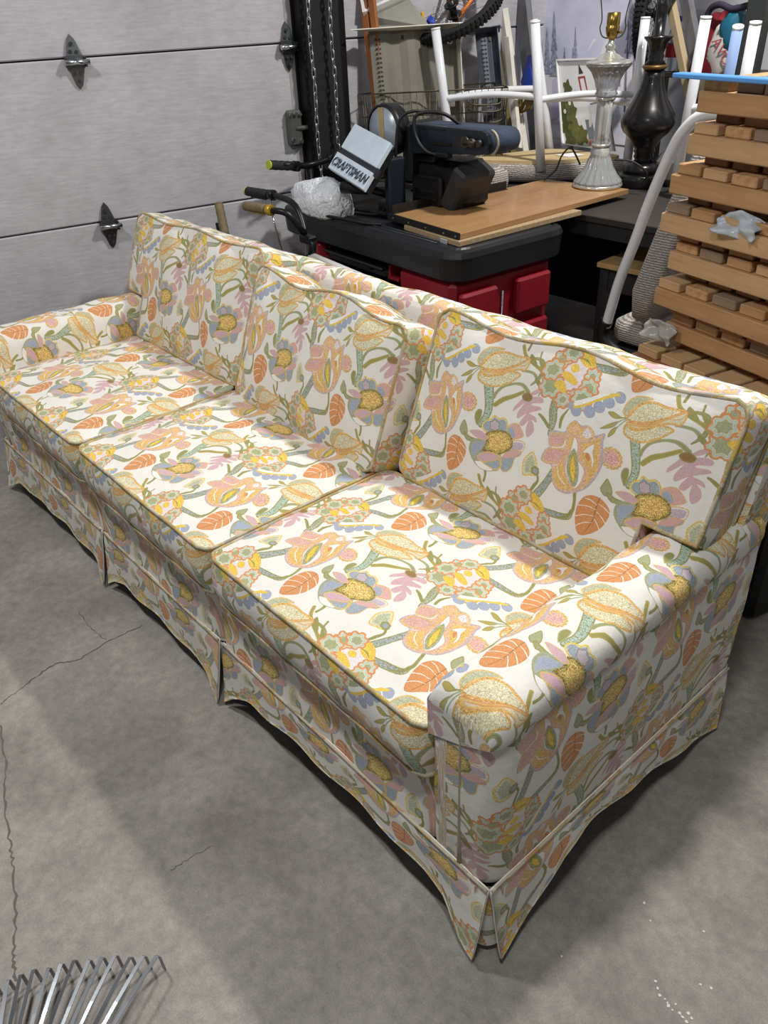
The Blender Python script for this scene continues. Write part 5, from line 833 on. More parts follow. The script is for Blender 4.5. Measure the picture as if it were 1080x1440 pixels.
m = MB(); m.lathe([(.040, .420), (.026, .436), (.030, .446), (.025, .456), (.030, .470), (.036, .490), (.050, .504), (.052, .510), (.020, .512), (.019, .60), (.021, .604), (.018, .612), (.018, .66)], c1, 36); m.build('neck', blk_l, bl)
m = MB(); m.box((1.04, 2.42, .86), (.12, .10, .12), None, .03); tag(m.build('grey_pot', mat('dark_grey_ceramic', (92, 88, 80), .6, 0, .2, 9)), 'small dark grey pot standing on the table behind the black lamp', 'pot')
# ---------------- framed pictures leaning on the table
def pos(o, u, v): return o[0]+(o[1]-o[0])*u+(o[3]-o[0])*v+((o[2]-o[1])-(o[3]-o[0]))*u*v
def leaning(name, quad, th, border, mats, label, cat, art=None, group=None):
    q = [Vector(p) for p in quad]; nrm = (q[1]-q[0]).cross(q[3]-q[0]).normalized()
    if nrm.y > 0: nrm = -nrm
    root = empty(name, (q[2]+q[3])/2, label, cat, group)
    m = MB(); m.slab([p-nrm*.012 for p in q], th, nrm); m.build('backing', mats[1], root)
    fr = MB(); b = border
    for (u0, v0, u1, v1) in ((0, 0, 1, b), (0, 1-b, 1, 1), (0, b, b, 1-b), (1-b, b, 1, 1-b)):
        fr.slab([pos(q, u0, v0), pos(q, u1, v0), pos(q, u1, v1), pos(q, u0, v1)], .024, nrm)
    fr.build('frame', mats[0], root)
    return root, q, nrm
frame_w = mat('thin_dark_frame', (70, 66, 72), .5); mat_w = mat('white_mat_board', (232, 232, 238), .7, 0, .03, 5)
SNOW = [(.055, 2.70, 1.60), (.66, 2.66, 1.60), (.800, 2.60, .815), (.20, 2.62, .815)]
root, q, nr = leaning('snow_picture', SNOW, .012, .012, (frame_w, mat_w), 'framed print of a snow covered house among dark fir trees, in a white mat', 'picture')
def art(poly, col, o, name='print_area', var=.1, vs=18, parent=None, c2=None):
    m = MB(); m.slab([pos(q, u, v)+nr*o for u, v in poly], .0006, nr); return m.build(name, mat(name+'_ink', col, .7, 0, var, vs, rgb2=c2), parent or root)
pa = art([(.08, .13), (.95, .13), (.95, .90), (.08, .90)], (222, 222, 240), -.0105, 'snow_sky', .1, 7, c2=(202, 204, 232))
art([(.08, .58), (.95, .52), (.95, .90), (.08, .90)], (242, 242, 250), -.0098, 'snow_ground', .08, 9, pa)
art([(.50, .50), (.66, .42), (.80, .50), (.80, .62), (.52, .62)], (178, 168, 196), -.0090, 'snow_house', .2, 30, pa)
art([(.46, .51), (.56, .40), (.72, .40), (.66, .52)], (236, 236, 246), -.0084, 'snow_roof', .04, 30, pa); art([(.66, .52), (.72, .40), (.82, .51)], (206, 202, 222), -.0083, 'snow_gable', .04, 30, pa)
def fir(u, v, h, w):
    P = [(u, v-h)]
    for k in range(1, 6): P += [(u+w*k/5, v-h+h*k/5*.9), (u+w*k/5*.5, v-h+h*k/5*.9)]
    P += [(u-w*k/5*(.5 if s else 1), v-h+h*k/5*.9) for k in range(5, 0, -1) for s in (1, 0)]
    art(P, (104, 106, 136), -.0078, 'fir_tree', .5, 60, pa, c2=(190, 192, 214))
for a in ((.20, .62, .36, .05), (.13, .60, .26, .04), (.40, .60, .26, .035), (.88, .50, .34, .055), (.30, .62, .18, .03)): fir(*a)
for (u, v) in ((.84, .50), (.90, .58), (.36, .62), (.28, .64)):
    m = MB(); m.tube([pos(q, u, v+.24)+nr*-.007, pos(q, u+.01, v+.05)+nr*-.007, pos(q, u+.02, v-.18)+nr*-.007], [.004, .003, .001], 5); m.tube([pos(q, u+.01, v)+nr*-.007, pos(q, u+.05, v-.12)+nr*-.007], .0015, 5); m.build('bare_tree', mat('bare_tree_ink', (120, 112, 140), .8), pa)
LANT = [(.335, 2.56, 1.215), (.565, 2.54, 1.225), (.742, 2.46, .895), (.47, 2.47, .895)]
root, q, nr = leaning('lantern_picture', LANT, .010, .02, (mat('white_frame', (236, 236, 236), .5), mat_w), 'unglazed print of a white window, red lantern and garden bush', 'picture')
pa = art([(.03, .04), (.97, .04), (.97, .97), (.03, .97)], (226, 226, 228), -.0105, 'lantern_ground', .05, 12)
art([(.30, .30), (.90, .24), (.92, .34), (.32, .40)], (196, 204, 206), -.0099, 'window_lintel', .1, 20, pa); art([(.34, .42), (.92, .36), (.92, .97), (.42, .97)], (218, 206, 202), -.0098, 'window_case', .06, 20, pa)
art([(.48, .52), (.90, .46), (.92, .92), (.56, .95)], (126, 136, 146), -.0092, 'window_dark', .35, 10, pa); art([(.62, .52), (.90, .48), (.92, .92), (.70, .93)], (204, 212, 216), -.0086, 'window_curtain', .12, 30, pa)
art([(.52, .06), (.60, .16), (.50, .17)], (60, 58, 62), -.0085, 'lantern_cap', .1, 30, pa)
for r_ in ([(.47, .20), (.63, .19), (.63, .21), (.47, .22)], [(.47, .20), (.50, .20), (.53, .40), (.50, .40)], [(.60, .19), (.63, .19), (.66, .39), (.63, .39)], [(.50, .38), (.66, .37), (.66, .40), (.50, .41)]): art(r_, (170, 66, 70), -.0082, 'lantern_bar', .1, 30, pa)
for (u, v, r, c) in ((.20, .34, .09, (96, 104, 60)), (.12, .52, .13, (84, 92, 48)), (.24, .60, .12, (112, 118, 70)), (.14, .74, .14, (74, 84, 44)), (.30, .84, .14, (120, 120, 66)), (.16, .92, .10, (88, 94, 50)), (.44, .86, .09, (108, 112, 58))):
    art([(u+r*math.cos(a)*(1+.25*math.sin(5*a+u*9)), v+r*1.1*math.sin(a)*(1+.25*math.sin(5*a+u*9))) for a in [2*math.pi*k/20 for k in range(20)]], c, -.0088+rnd.random()*.0008, 'bush', .4, 60, pa)
for (u, v) in ((.18, .46), (.22, .50), (.10, .60)): art([(u+.03*math.cos(a), v+.03*math.sin(a)) for a in [k*1.05 for k in range(6)]], (236, 232, 220), -.0076, 'white_blossom', .05, 30, pa)
art([(.52, .90), (.72, .88), (.76, .95), (.54, .97)], (186, 84, 84), -.0078, 'red_flowers', .5, 90, pa, c2=(226, 190, 180))
# empty frames seen edge on, left of the pictures
def plank(name, a, b, w, th, side, mt, label, cat, group=None):
    a, b, side = Vector(a), Vector(b), Vector(side).normalized(); d = (b-a).normalized(); n = d.cross(side).normalized()
    m = MB(); m.slab([a, a+side*w, b+side*w, b], th, n); return tag(m.build(name, mt, bev=.002), label, cat, group)
gwood = mat('grey_weathered_frame', (122, 122, 128), .7, 0, .35, 7, stretch=(9, 9, 1)); cream = mat('cream_paint', (222, 218, 208), .6, 0, .06, 6); olive = mat('olive_gold_frame', (116, 104, 62), .5, .2, .3, 12)
plank('picture_frame', (.07, 2.545, 1.55), (.325, 2.45, .815), .085, .03, (1, -.25, 0), gwood, 'wide weathered grey frame rail leaning left of the snow picture', 'frame')
plank('picture_frame', (.035, 2.47, 1.50), (.315, 2.375, .815), .05, .03, (1, -.25, 0), cream, 'cream painted frame rail leaning beside the wide grey one', 'frame')
plank('picture_frame', (.02, 2.42, 1.48), (.30, 2.33, .815), .024, .03, (1, -.25, 0), olive, 'narrow olive gold frame rail left of the cream frame', 'frame')
plank('picture_frame', (.60, 2.80, 1.60), (.985, 2.74, .815), .035, .03, (1, -.2, 0), mat('tan_frame', (196, 176, 140), .5, 0, .1, 9), 'tan moulded frame rail leaning behind the black lamp', 'frame')
plank('picture_frame', (.655, 2.82, 1.60), (1.03, 2.76, .815), .05, .03, (1, -.2, 0), gwood, 'grey frame rail leaning right behind the black lamp', 'frame')
# ---------------- sheet metal drawer fronts and shelf panels stored upright against the door
def corr(name, o, ux, dn, W, H, folds, mt, label, lip_m=None, perf=True):
    o, ux, dn = Vector(o), Vector(ux).normalized(), Vector(dn).normalized(); n = ux.cross(dn).normalized()
    if n.y > 0: n = -n
    root = empty(name, o+dn*H, label, 'steel shelf', 'painted sheet metal shelves stored behind the sander')
    m = MB(); v = []; K = folds*4
    for j in range(3):
        for i in range(K+1):
            ph = i % 4; hgt = (0, .012, .012, 0)[ph] if True else 0
            v.append(o+ux*(W*i/K)+dn*(H*j/2)+n*hgt)
    f = [(j*(K+1)+i, j*(K+1)+i+1, (j+1)*(K+1)+i+1, (j+1)*(K+1)+i) for j in range(2) for i in range(K)]
    m.add(v, f); s = m.build('sheet', mt, root); md = s.modifiers.new('gauge', 'SOLIDIFY'); md.thickness = .0015
    m = MB(); m.slab([o-ux*.02, o+ux*(W+.02), o+ux*(W+.012)+n*.055-dn*.012, o-ux*.09+n*.075+dn*.004], .003, -dn); m.slab([o+ux*W, o+ux*W+n*.05, o+ux*W+n*.05+dn*H, o+ux*W+dn*H], .003, ux); m.build('lip', lip_m or mt, root)
    if perf:
        m = MB()
        for k in range(int(H/.016)):
            for c in (.018, .030):
                p = o+ux*c+dn*(.03+k*.016)+n*.0145; m.slab([p, p+ux*.009, p+ux*.009+dn*.006, p+dn*.006], .0012, n)
        s2 = m.build('perforation', mat('hole_dark', (52, 50, 46), .9), root); s2['kind'] = 'stuff'
    m = MB()
    for c in (.35, .62): p = o+ux*(W*c)+dn*.02+n*.014; m.slab([p, p+ux*.01, p+ux*.01+dn*.014, p+dn*.014], .002, n)
    m.build('rivet', mat('rivet_dark', (70, 66, 60), .6), root)
    return root
grey_cream = mat('warm_grey_sheet', (132, 128, 117), .5, .1, .22, 7); cream_l = mat('cream_lip', (226, 222, 206), .55, 0, .06, 12)
corr('steel_shelf', (.060, 1.735, 1.362), (.44, .90, -.02), (.15, -.05, -.985), .36, .50, 3, grey_cream, 'warm grey ribbed metal shelf with a cream folded lip, left behind the sander', cream_l)
corr('steel_shelf', (.155, 2.24, 1.325), (.55, .83, .05), (.27, -.10, -.95), .085, .42, 1, mat('blue_grey_sheet', (92, 98, 110), .5, .3, .25, 8), 'narrow slate grey perforated shelf right of the big ribbed one', None)
plank('metal_strip', (.205, 2.36, 1.31), (.36, 2.28, .90), .035, .02, (1, -.1, 0), cream, 'narrow cream metal strip leaning against the slate grey panel', 'strip')
# chipped cream panel standing higher up
wh_m = mat('chipped_white', (224, 224, 220), .6, 0, .12, 10)
pl_ = empty('drawer_front', (.10, 2.02, 1.36), 'white rimmed grey drawer front tilted above the ribbed panel', 'drawer front')
V0, V1, V2, V3, V4 = [Vector(q) for q in ((.036, 1.75, 1.412), (0.072, 1.93, 1.466), (0.18, 1.95, 1.363), (0.027, 1.77, 1.373), (-.002, 1.765, 1.495))]
m = MB(); m.slab([V0, V1, V2, V3], .010); m.build('face', mat('grey_back', (142, 140, 134), .6, .1, .2, 8), pl_)
m = MB()
for p, q in ((V0, V1), (V0, V4)):
    d = (q-p).normalized(); sd_ = Vector((.55, -.8, .1)); m.slab([p-d*.004, q, q+sd_*.020+Vector((0, 0, .012)), p+sd_*.020+Vector((0, 0, .012))], .012)
m.build('rim', wh_m, pl_)
# orange timber strips
tim = mat('orange_timber', (168, 106, 60), .55, 0, .3, 5, stretch=(10, 10, 1))
plank('timber_strip', (.008, 1.735, 1.50), (.098, 1.735, .83), .030, .02, (1, .3, 0), tim, 'orange brown timber strip leaning left of the ribbed panel, left one of two', 'timber')
plank('timber_strip', (.046, 1.745, 1.50), (.136, 1.745, .83), .026, .02, (1, .3, 0), tim, 'orange brown timber strip leaning left of the ribbed panel, right one of two', 'timber')
blue_m = mat('blue_plastic', (38, 66, 168), .4); 
m = MB(); m.box((.150, 1.985, 1.375), (.05, .03, .05), Matrix.Rotation(.4, 3, 'Y'), .015); tag(m.build('blue_box', blue_m), 'small bright blue plastic box behind the tilted drawer front', 'box')
m = MB(); m.box((.108, 1.985, 1.38), (.014, .014, .07), Matrix.Rotation(-.2, 3, 'Y'), .004); tag(m.build('yellow_stick', mat('yellow_paint', (222, 168, 46), .5)), 'short yellow stick beside the blue box', 'stick')
m = MB(); m.add([(.315, 2.40, 1.24), (.375, 2.37, 1.13), (.31, 2.38, 1.10), (.28, 2.40, 1.14)]+[(.315, 2.42, 1.24), (.375, 2.39, 1.13), (.31, 2.40, 1.10), (.28, 2.42, 1.14)], [(0, 1, 2, 3), (7, 6, 5, 4), (0, 4, 5, 1), (1, 5, 6, 2), (2, 6, 7, 3), (3, 7, 4, 0)]); tag(m.build('blue_bag', blue_m), 'blue plastic bag corner showing beside the cream strip', 'bag')
m = MB()
for k in range(6):
    a = k*1.1; m.tube(spline([(.33+.03*math.cos(a+t)*(.5+.1*k), 2.34+.01*k, 1.06+.035*math.sin(a+t*1.3)) for t in (0, 1, 2, 3, 4)], 5), .004, 5)
tag(m.build('cord_coil', mat('yellow_black_cord', (150, 122, 40), .6, 0, .6, 30)), 'tangled yellow cord hanging behind the wire basket', 'cord')
# ---------------- wire basket
wire = mat('aged_brass_wire', (98, 92, 76), .45, .7, .3, 40)
bk_ = empty('wire_basket', (.27, 1.90, .80), 'long tarnished wire basket behind the sander', 'basket')
q4 = [Vector((.062, 1.66, 0)), Vector((.435, 2.14, 0)), Vector((.25, 2.27, 0)), Vector((.035, 1.80, 0))]
zt, zb_ = 1.145, .815
for a, b in zip(q4, q4[1:]+q4[:1]):
    Lh = (b-a).length; k = max(3, int(Lh/.026))
    m = MB()
    for i in range(k+1):
        p = a.lerp(b, i/k); ci = (sum(q4, Vector((0, 0, 0)))/4-p)*.06; m.cyl(p+Vector((0, 0, zt)), p+ci+Vector((0, 0, zb_)), .0017, 5)
    m.build('upright_wires', wire, bk_)['kind'] = 'stuff'
for z in (zt, 1.06, .98, .90, zb_):
    ce = sum(q4, Vector((0, 0, 0)))/4; kk = (zt-z)/(zt-zb_)*.06
    m = MB(); m.tube([p+(ce-p)*kk+Vector((0, 0, z)) for p in q4], .0032 if z == zt else .0024, 6, closed=True); m.build('hoop_wire', wire, bk_)
m = MB()
for i in range(1, 12):
    t = i/12; m.cyl(q4[0].lerp(q4[1], t)+Vector((0, .01, zb_)), q4[3].lerp(q4[2], t)+Vector((0, -.01, zb_)), .0016, 5)
m.build('base_wires', wire, bk_)['kind'] = 'stuff'
m = MB()
for z in (1.10, 1.075, 1.035):
    m.tube(spline([Vector((.34, 2.01, z)), Vector((.365, 2.02, z-.01)), Vector((.42, 2.09, z-.012)), Vector((.43, 2.12, z+.0))], 5), .003, 6)
m.build('handle', wire, bk_)
# ---------------- upright swivel chair with a white tube and knitted back, right of the bench
ac = empty('swivel_chair', (1.50, 1.66, 0), 'upright swivel chair with white tube arms and a tall knitted back beside the wooden stack', 'chair')
cv = Vector((.30, 0, 0))
def A_(y, tab): return [Vector(p) for p in tab]
tubeP = [(1.705, 1.62, 1.165), (1.645, 1.61, 1.172), (1.585, 1.605, 1.158), (1.545, 1.60, 1.115), (1.515, 1.60, 1.05), (1.475, 1.60, .93), (1.440, 1.60, .80), (1.405, 1.60, .68), (1.385, 1.60, .58), (1.375, 1.60, .52)]
m = MB(); m.tube(spline(tubeP, 6), .0165, 14); m.build('frame_tube', white_t, ac)
m = MB(); m.tube(spline([(p[0]+.10, p[1]+.40, p[2]) for p in tubeP], 6), .0165, 14); m.build('frame_tube', white_t, ac)
# knitted back: tall padded slab leaning, seen on its edge
def backring(k):
    o = []
    for (s, w) in ((0, .035), (.08, .055), (.3, .062), (.6, .062), (.85, .055), (1, .03)): pass
    return o
cen = [(1.625, 1.135), (1.595, 1.02), (1.560, .90), (1.525, .78), (1.490, .66), (1.475, .575)]
rings = []
for k, (x, z) in enumerate(cen):
    hw = (.020, .036, .042, .042, .042, .030)[k]; y0, y1 = 1.565+(.02 if k in (0, 5) else 0), 2.02-(.02 if k in (0, 5) else 0)
    R_ = []
    for cx, cy, a0 in ((hw-.02, y1-.02, 0), (-hw+.02, y1-.02, 90), (-hw+.02, y0+.02, 180), (hw-.02, y0+.02, 270)):
        for j in range(5):
            a = math.radians(a0+90*j/4); R_.append(Vector((x+.02+cx+.02*math.cos(a), cy+.02*math.sin(a), z+(cx+.02*math.cos(a))*-.2)))
    rings.append(R_)
loft(rings[::-1], sm=True).build('back_pad', KN, ac)
loft([[Vector((x, y, z)) for x, y in rrect(1.37+i_, 1.60-i_, 1.63+i_, 2.0-i_, .05)] for i_, z in ((.02, .46), (.0, .475), (-.004, .50), (.0, .53), (.03, .55))], sm=True).build('seat_pad', KN, ac)
m = MB(); m.tube(spline([(1.375, 1.60, .54), (1.365, 1.60, .50), (1.39, 1.60, .46), (1.46, 1.62, .42)], 5), .022, 10); m.tube(spline([(1.475, 2.0, .54), (1.465, 2.0, .50), (1.49, 1.98, .44)], 5), .022, 10); m.box((1.49, 1.80, .43), (.22, .34, .04), None, .01); m.build('seat_carrier', blkp, ac)
m = MB(); m.cyl((1.52, 1.78, .10), (1.52, 1.78, .43), .03, 14); m.build('column', blkp, ac)
for k in range(5):
    a = k*2*math.pi/5+.3; e = Vector((1.52+.16*math.cos(a), 1.78+.16*math.sin(a), .085))
    m = MB(); m.tube([Vector((1.52, 1.78, .13)), e], [.024, .016], 8); sp_ = m.build('base_spoke', blkp, ac)
    m = MB(); m.cyl(e+Vector((-.012, -.012, -.052)), e+Vector((.012, .012, -.052)), .028, 12); m.cyl(e, e+Vector((0, 0, -.04)), .008, 6); m.build('caster', blkp, sp_)
# ---------------- black crate and the stack of wooden slat panels
cr = empty('plastic_crate', (1.98, 1.40, 0), 'black plastic crate under the wooden slat panels', 'crate')
SR = Matrix.Rotation(math.radians(-14), 3, 'Z'); SO = Vector((1.745, 1.27, 0))
def sp(x, y, z): return SO+SR@Vector((x, y, z))
m = MB(); m.box(sp(.24, .22, .20), (.46, .40, .40), SR, .015); m.build('crate_body', blk2, cr)
m = MB(); m.box(sp(.24, .22, .405), (.48, .42, .022), SR, .006); m.build('crate_rim', blk, cr)
m = MB(); m.box(sp(-.02, .02, .425), (.16, .14, .03), SR, .012); m.tube([sp(-.06, -.03, .445), sp(.02, -.035, .45), sp(.06, -.02, .44)], .006, 6); m.build('crate_lug', blk2, cr)
woods = [mat('cedar_%s' % n, c, .62, 0, .28, 3.5, .15, 30, stretch=(1, 7, 9), rgb2=c2) for n, c, c2 in (('tan', (186, 148, 104), (156, 118, 78)), ('pale', (198, 166, 124), (172, 138, 98)), ('brown', (158, 114, 74), (126, 88, 56)), ('grey', (152, 128, 104), (120, 100, 80)))]
end_m = mat('cedar_end_grain', (196, 158, 112), .75, 0, .4, 60, .3, 90, rgb2=(160, 120, 80)); end_shaded = mat('cedar_end_shaded', (148, 110, 74), .8, 0, .4, 60, .3, 90)
def brick_mesh(d, mt, nm): o = MB().box((0, 0, 0), d, None, .0025).build(nm, mt); me = o.data; bpy.data.objects.remove(o); return me
sl_l = [brick_mesh((.070, .40, .023), w, 'slat') for w in (end_m, woods[1], woods[0], woods[3])]; sl_shaded = [brick_mesh((.070, .385, .022), w, 'slat') for w in (end_shaded, woods[2])]  # lower slat row coloured darker to paint in the shade below the runner
rn_w = [brick_mesh((.46, .045, .043), w, 'runner') for w in woods]
PITCH_ = .083
# top-down list of panels: (left offset, depth offset, runner wood, slat rows)
rows = [(.045, .0, 0), (.035, .0, 1), (.008, -.01, 0), (.0, -.015, 1), (.030, .0, 1), (.020, -.02, 0), (.045, .01, 0), (.000, -.05, 2), (-.035, -.05, 0), (-.040, -.05, 3)]
ztop = 1.285; z = ztop
labs = ['topmost wooden slat panel in the stack, just under the blue strip', 'wooden slat panel second from the top of the stack', 'wooden slat panel third from the top of the stack, above the grey bag', 'wooden slat panel holding the crumpled grey plastic bag', 'wooden slat panel just under the one with the grey bag', 'wooden slat panel just above the clear plastic scrap', 'wooden slat panel with the clear plastic scrap on its corner', 'wooden slat panel with its slat tops showing in the middle of the stack', 'orange wooden slat panel below the dark gap in the stack', 'greyish wooden slat panel at the bottom of the stack']
for k, (dx, dy, wd) in enumerate(rows):
    gap = .050 if k == 8 else 0
    z -= gap
    base = sp(dx, dy, z-.0885)
    pn = empty('slat_panel', base, labs[k], 'panel', 'wooden slat panels stacked beside the swivel chair', rot=(0, 0, math.radians(-14)))
    def put_(me, x, y, zz, nm):
        o = bpy.data.objects.new(nm, me); COL.objects.link(o); o.parent = pn; o.location = (x, y, zz); return o
    put_(rn_w[wd], .23, -.0025, .0445, 'runner'); o = put_(rn_w[wd], .23, .36, .0445, 'runner')
    for i in range(8):
        x = .040+i*PITCH_+rnd.uniform(-.003, .003)
        if x > .44: continue
        put_(sl_l[(k+i*3) % 4 if k not in (7,) else 1], x, .187+rnd.uniform(-.006, .004), .0775, 'slat')
        put_(sl_shaded[(k+i) % 2], x+.02, .205+rnd.uniform(-.004, .004), .0115, 'slat')
    z -= .0888
    if k == 7:
        MB().box((.25, .24, -.028), (.40, .40, .042), None, .002).build('inner_board', woods[2], pn, w=False)
low = z
# timber bearers carry the panels on the crate
for x, lb_ in ((.06, 'short timber bearer on the black crate at the swivel chair end'), (.42, 'short timber bearer on the black crate at the end away from the swivel chair')):
    tag(MB().box(sp(x, .19, (.416+low)/2), (.06, .34, low-.416-.002), SR, .003).build('timber_bearer', woods[3]), lb_, 'timber', 'bearers under the slat panels')
# blue strip and clear tape over the top
cb = MB(); cb.box(sp(.24, -.03, ztop+.006), (.52, .035, .010), SR, .002); bs = cb.build('blue_strip', mat('light_blue_plastic', (92, 158, 226), .35)); tag(bs, 'light blue plastic strip lying along the top of the wooden stack', 'strip')
m = MB(); m.box(sp(.30, .06, ztop+.003), (.32, .14, .004), SR); tag(m.build('plastic_sleeve', mat('clear_film', (214, 222, 232), .2, trans=.7)), 'clear plastic sleeve lying behind the blue strip', 'sleeve')
m = MB(); m.box(sp(.37, .0, ztop+.010), (.10, .03, .008), SR, .003); tag(m.build('green_tag', mat('dark_green', (44, 92, 60), .5)), 'small dark green tag on the clear plastic sleeve', 'tag')
def scrap(name, c, a, b, cc, mt, label, n=16, amp=.012):
    m = MB(); v = []
    for j in range(n):
        for i in range(n):
            s, t = i/(n-1), j/(n-1); p = Vector(c)+Vector(a)*s+Vector(b)*t*(1-.5*abs(s-.5))
            w_ = amp*(math.sin(s*7+t*5)+.8*math.sin(t*9-s*4+1)+.4*math.sin(s*15+t*12)); v.append(p+Vector(cc)*w_)
    m.add(v, [(j*n+i, j*n+i+1, (j+1)*n+i+1, (j+1)*n+i) for j in range(n-1) for i in range(n-1)], sm=True)
    o = m.build(name, mt); md = o.modifiers.new('film', 'SOLIDIFY'); md.thickness = .0015; return tag(o, label, 'bag', 'plastic scraps caught in the wooden stack')
ex_ = SR@Vector((1, 0, 0)); ey_ = SR@Vector((0, 1, 0))
scrap('plastic_bag', sp(.175, -.052, ztop-.300), ex_*.115, Vector((0, 0, .052))+ey_*.03, -ey_+Vector((0, 0, .3)), mat('grey_film', (206, 214, 224), .2, 0, .2, 30, trans=.15), 'crumpled grey plastic bag tucked between the upper slat panels', amp=.008)
scrap('plastic_bag', sp(.0, -.050, ztop-.600), ex_*.10, Vector((0, 0, .055))+ey_*.02, -ey_, mat('clear_film2', (206, 204, 198), .25, 0, .2, 40, trans=.4), 'clear plastic scrap on the corner of a middle slat panel', amp=.006)
# ---------------- bicycles
rub = mat('tyre_rubber', (26, 26, 27), .8, 0, .3, 40, .3, 150); gripm = mat('rubber_grip', (36, 36, 38), .7, 0, .2, 60, .3, 120); tan_g = mat('tan_grip', (128, 112, 82), .7, 0, .35, 40); lime = mat('lime_plug', (176, 196, 60), .5); chrome = mat('chrome', (205, 207, 210), .18, 1); gold_b = mat('gold_anodised', (206, 170, 60), .35, .6); blk_p = mat('bike_black', (24, 24, 27), .35, .2, .2, 10); red_p = mat('bike_red', (176, 28, 36), .35); white_p = mat('bike_white', (226, 226, 224), .3)
def wheel(root, c, R, n, knobs=True, tyre=.022):
    n = Vector(n).normalized(); a = n.orthogonal().normalized(); b = n.cross(a); c = Vector(c)
    def ringp(r, off=0, k=48): return [c+n*off+(a*math.cos(t)+b*math.sin(t))*r for t in [2*math.pi*i/k for i in range(k)]]
    m = MB(); m.tube(ringp(R-tyre), tyre, 10, closed=True); ty = m.build('tyre', rub, root)
    if knobs:
        m = MB(); k = 64
        for i in range(k):
            t = 2*math.pi*i/k; d = a*math.cos(t)+b*math.sin(t); tg = n.cross(d); M = Matrix((tg, n, d)).transposed()
            for off, rr in ((-.013, R-.003), (.013, R-.003), (0, R+.001 if i % 2 else R-.002)): m.box(c+d*rr+n*off, (.010, .010, .008), M)
        m.build('tread_knobs', rub, ty)['kind'] = 'stuff'
    m = MB(); m.tube(ringp(R-2*tyre-.006), .008, 8, closed=True); m.build('rim', mat('rim_black', (40, 40, 43), .35, .6), root)
    m = MB(); m.cyl(c-n*.04, c+n*.04, .016, 12); m.cyl(c-n*.025, c-n*.018, .03, 14); m.cyl(c+n*.018, c+n*.025, .03, 14); m.build('hub', blk_p, root)
    m = MB(); k = 20
    for i in range(k):
        t = 2*math.pi*i/k; s = 1 if i % 2 else -1; m.cyl(c+n*.02*s+(a*math.cos(t+.5*s)+b*math.sin(t+.5*s))*.026, c+(a*math.cos(t)+b*math.sin(t))*(R-2*tyre-.008), .0011, 4)
    m.build('spokes', chrome, root)['kind'] = 'stuff'
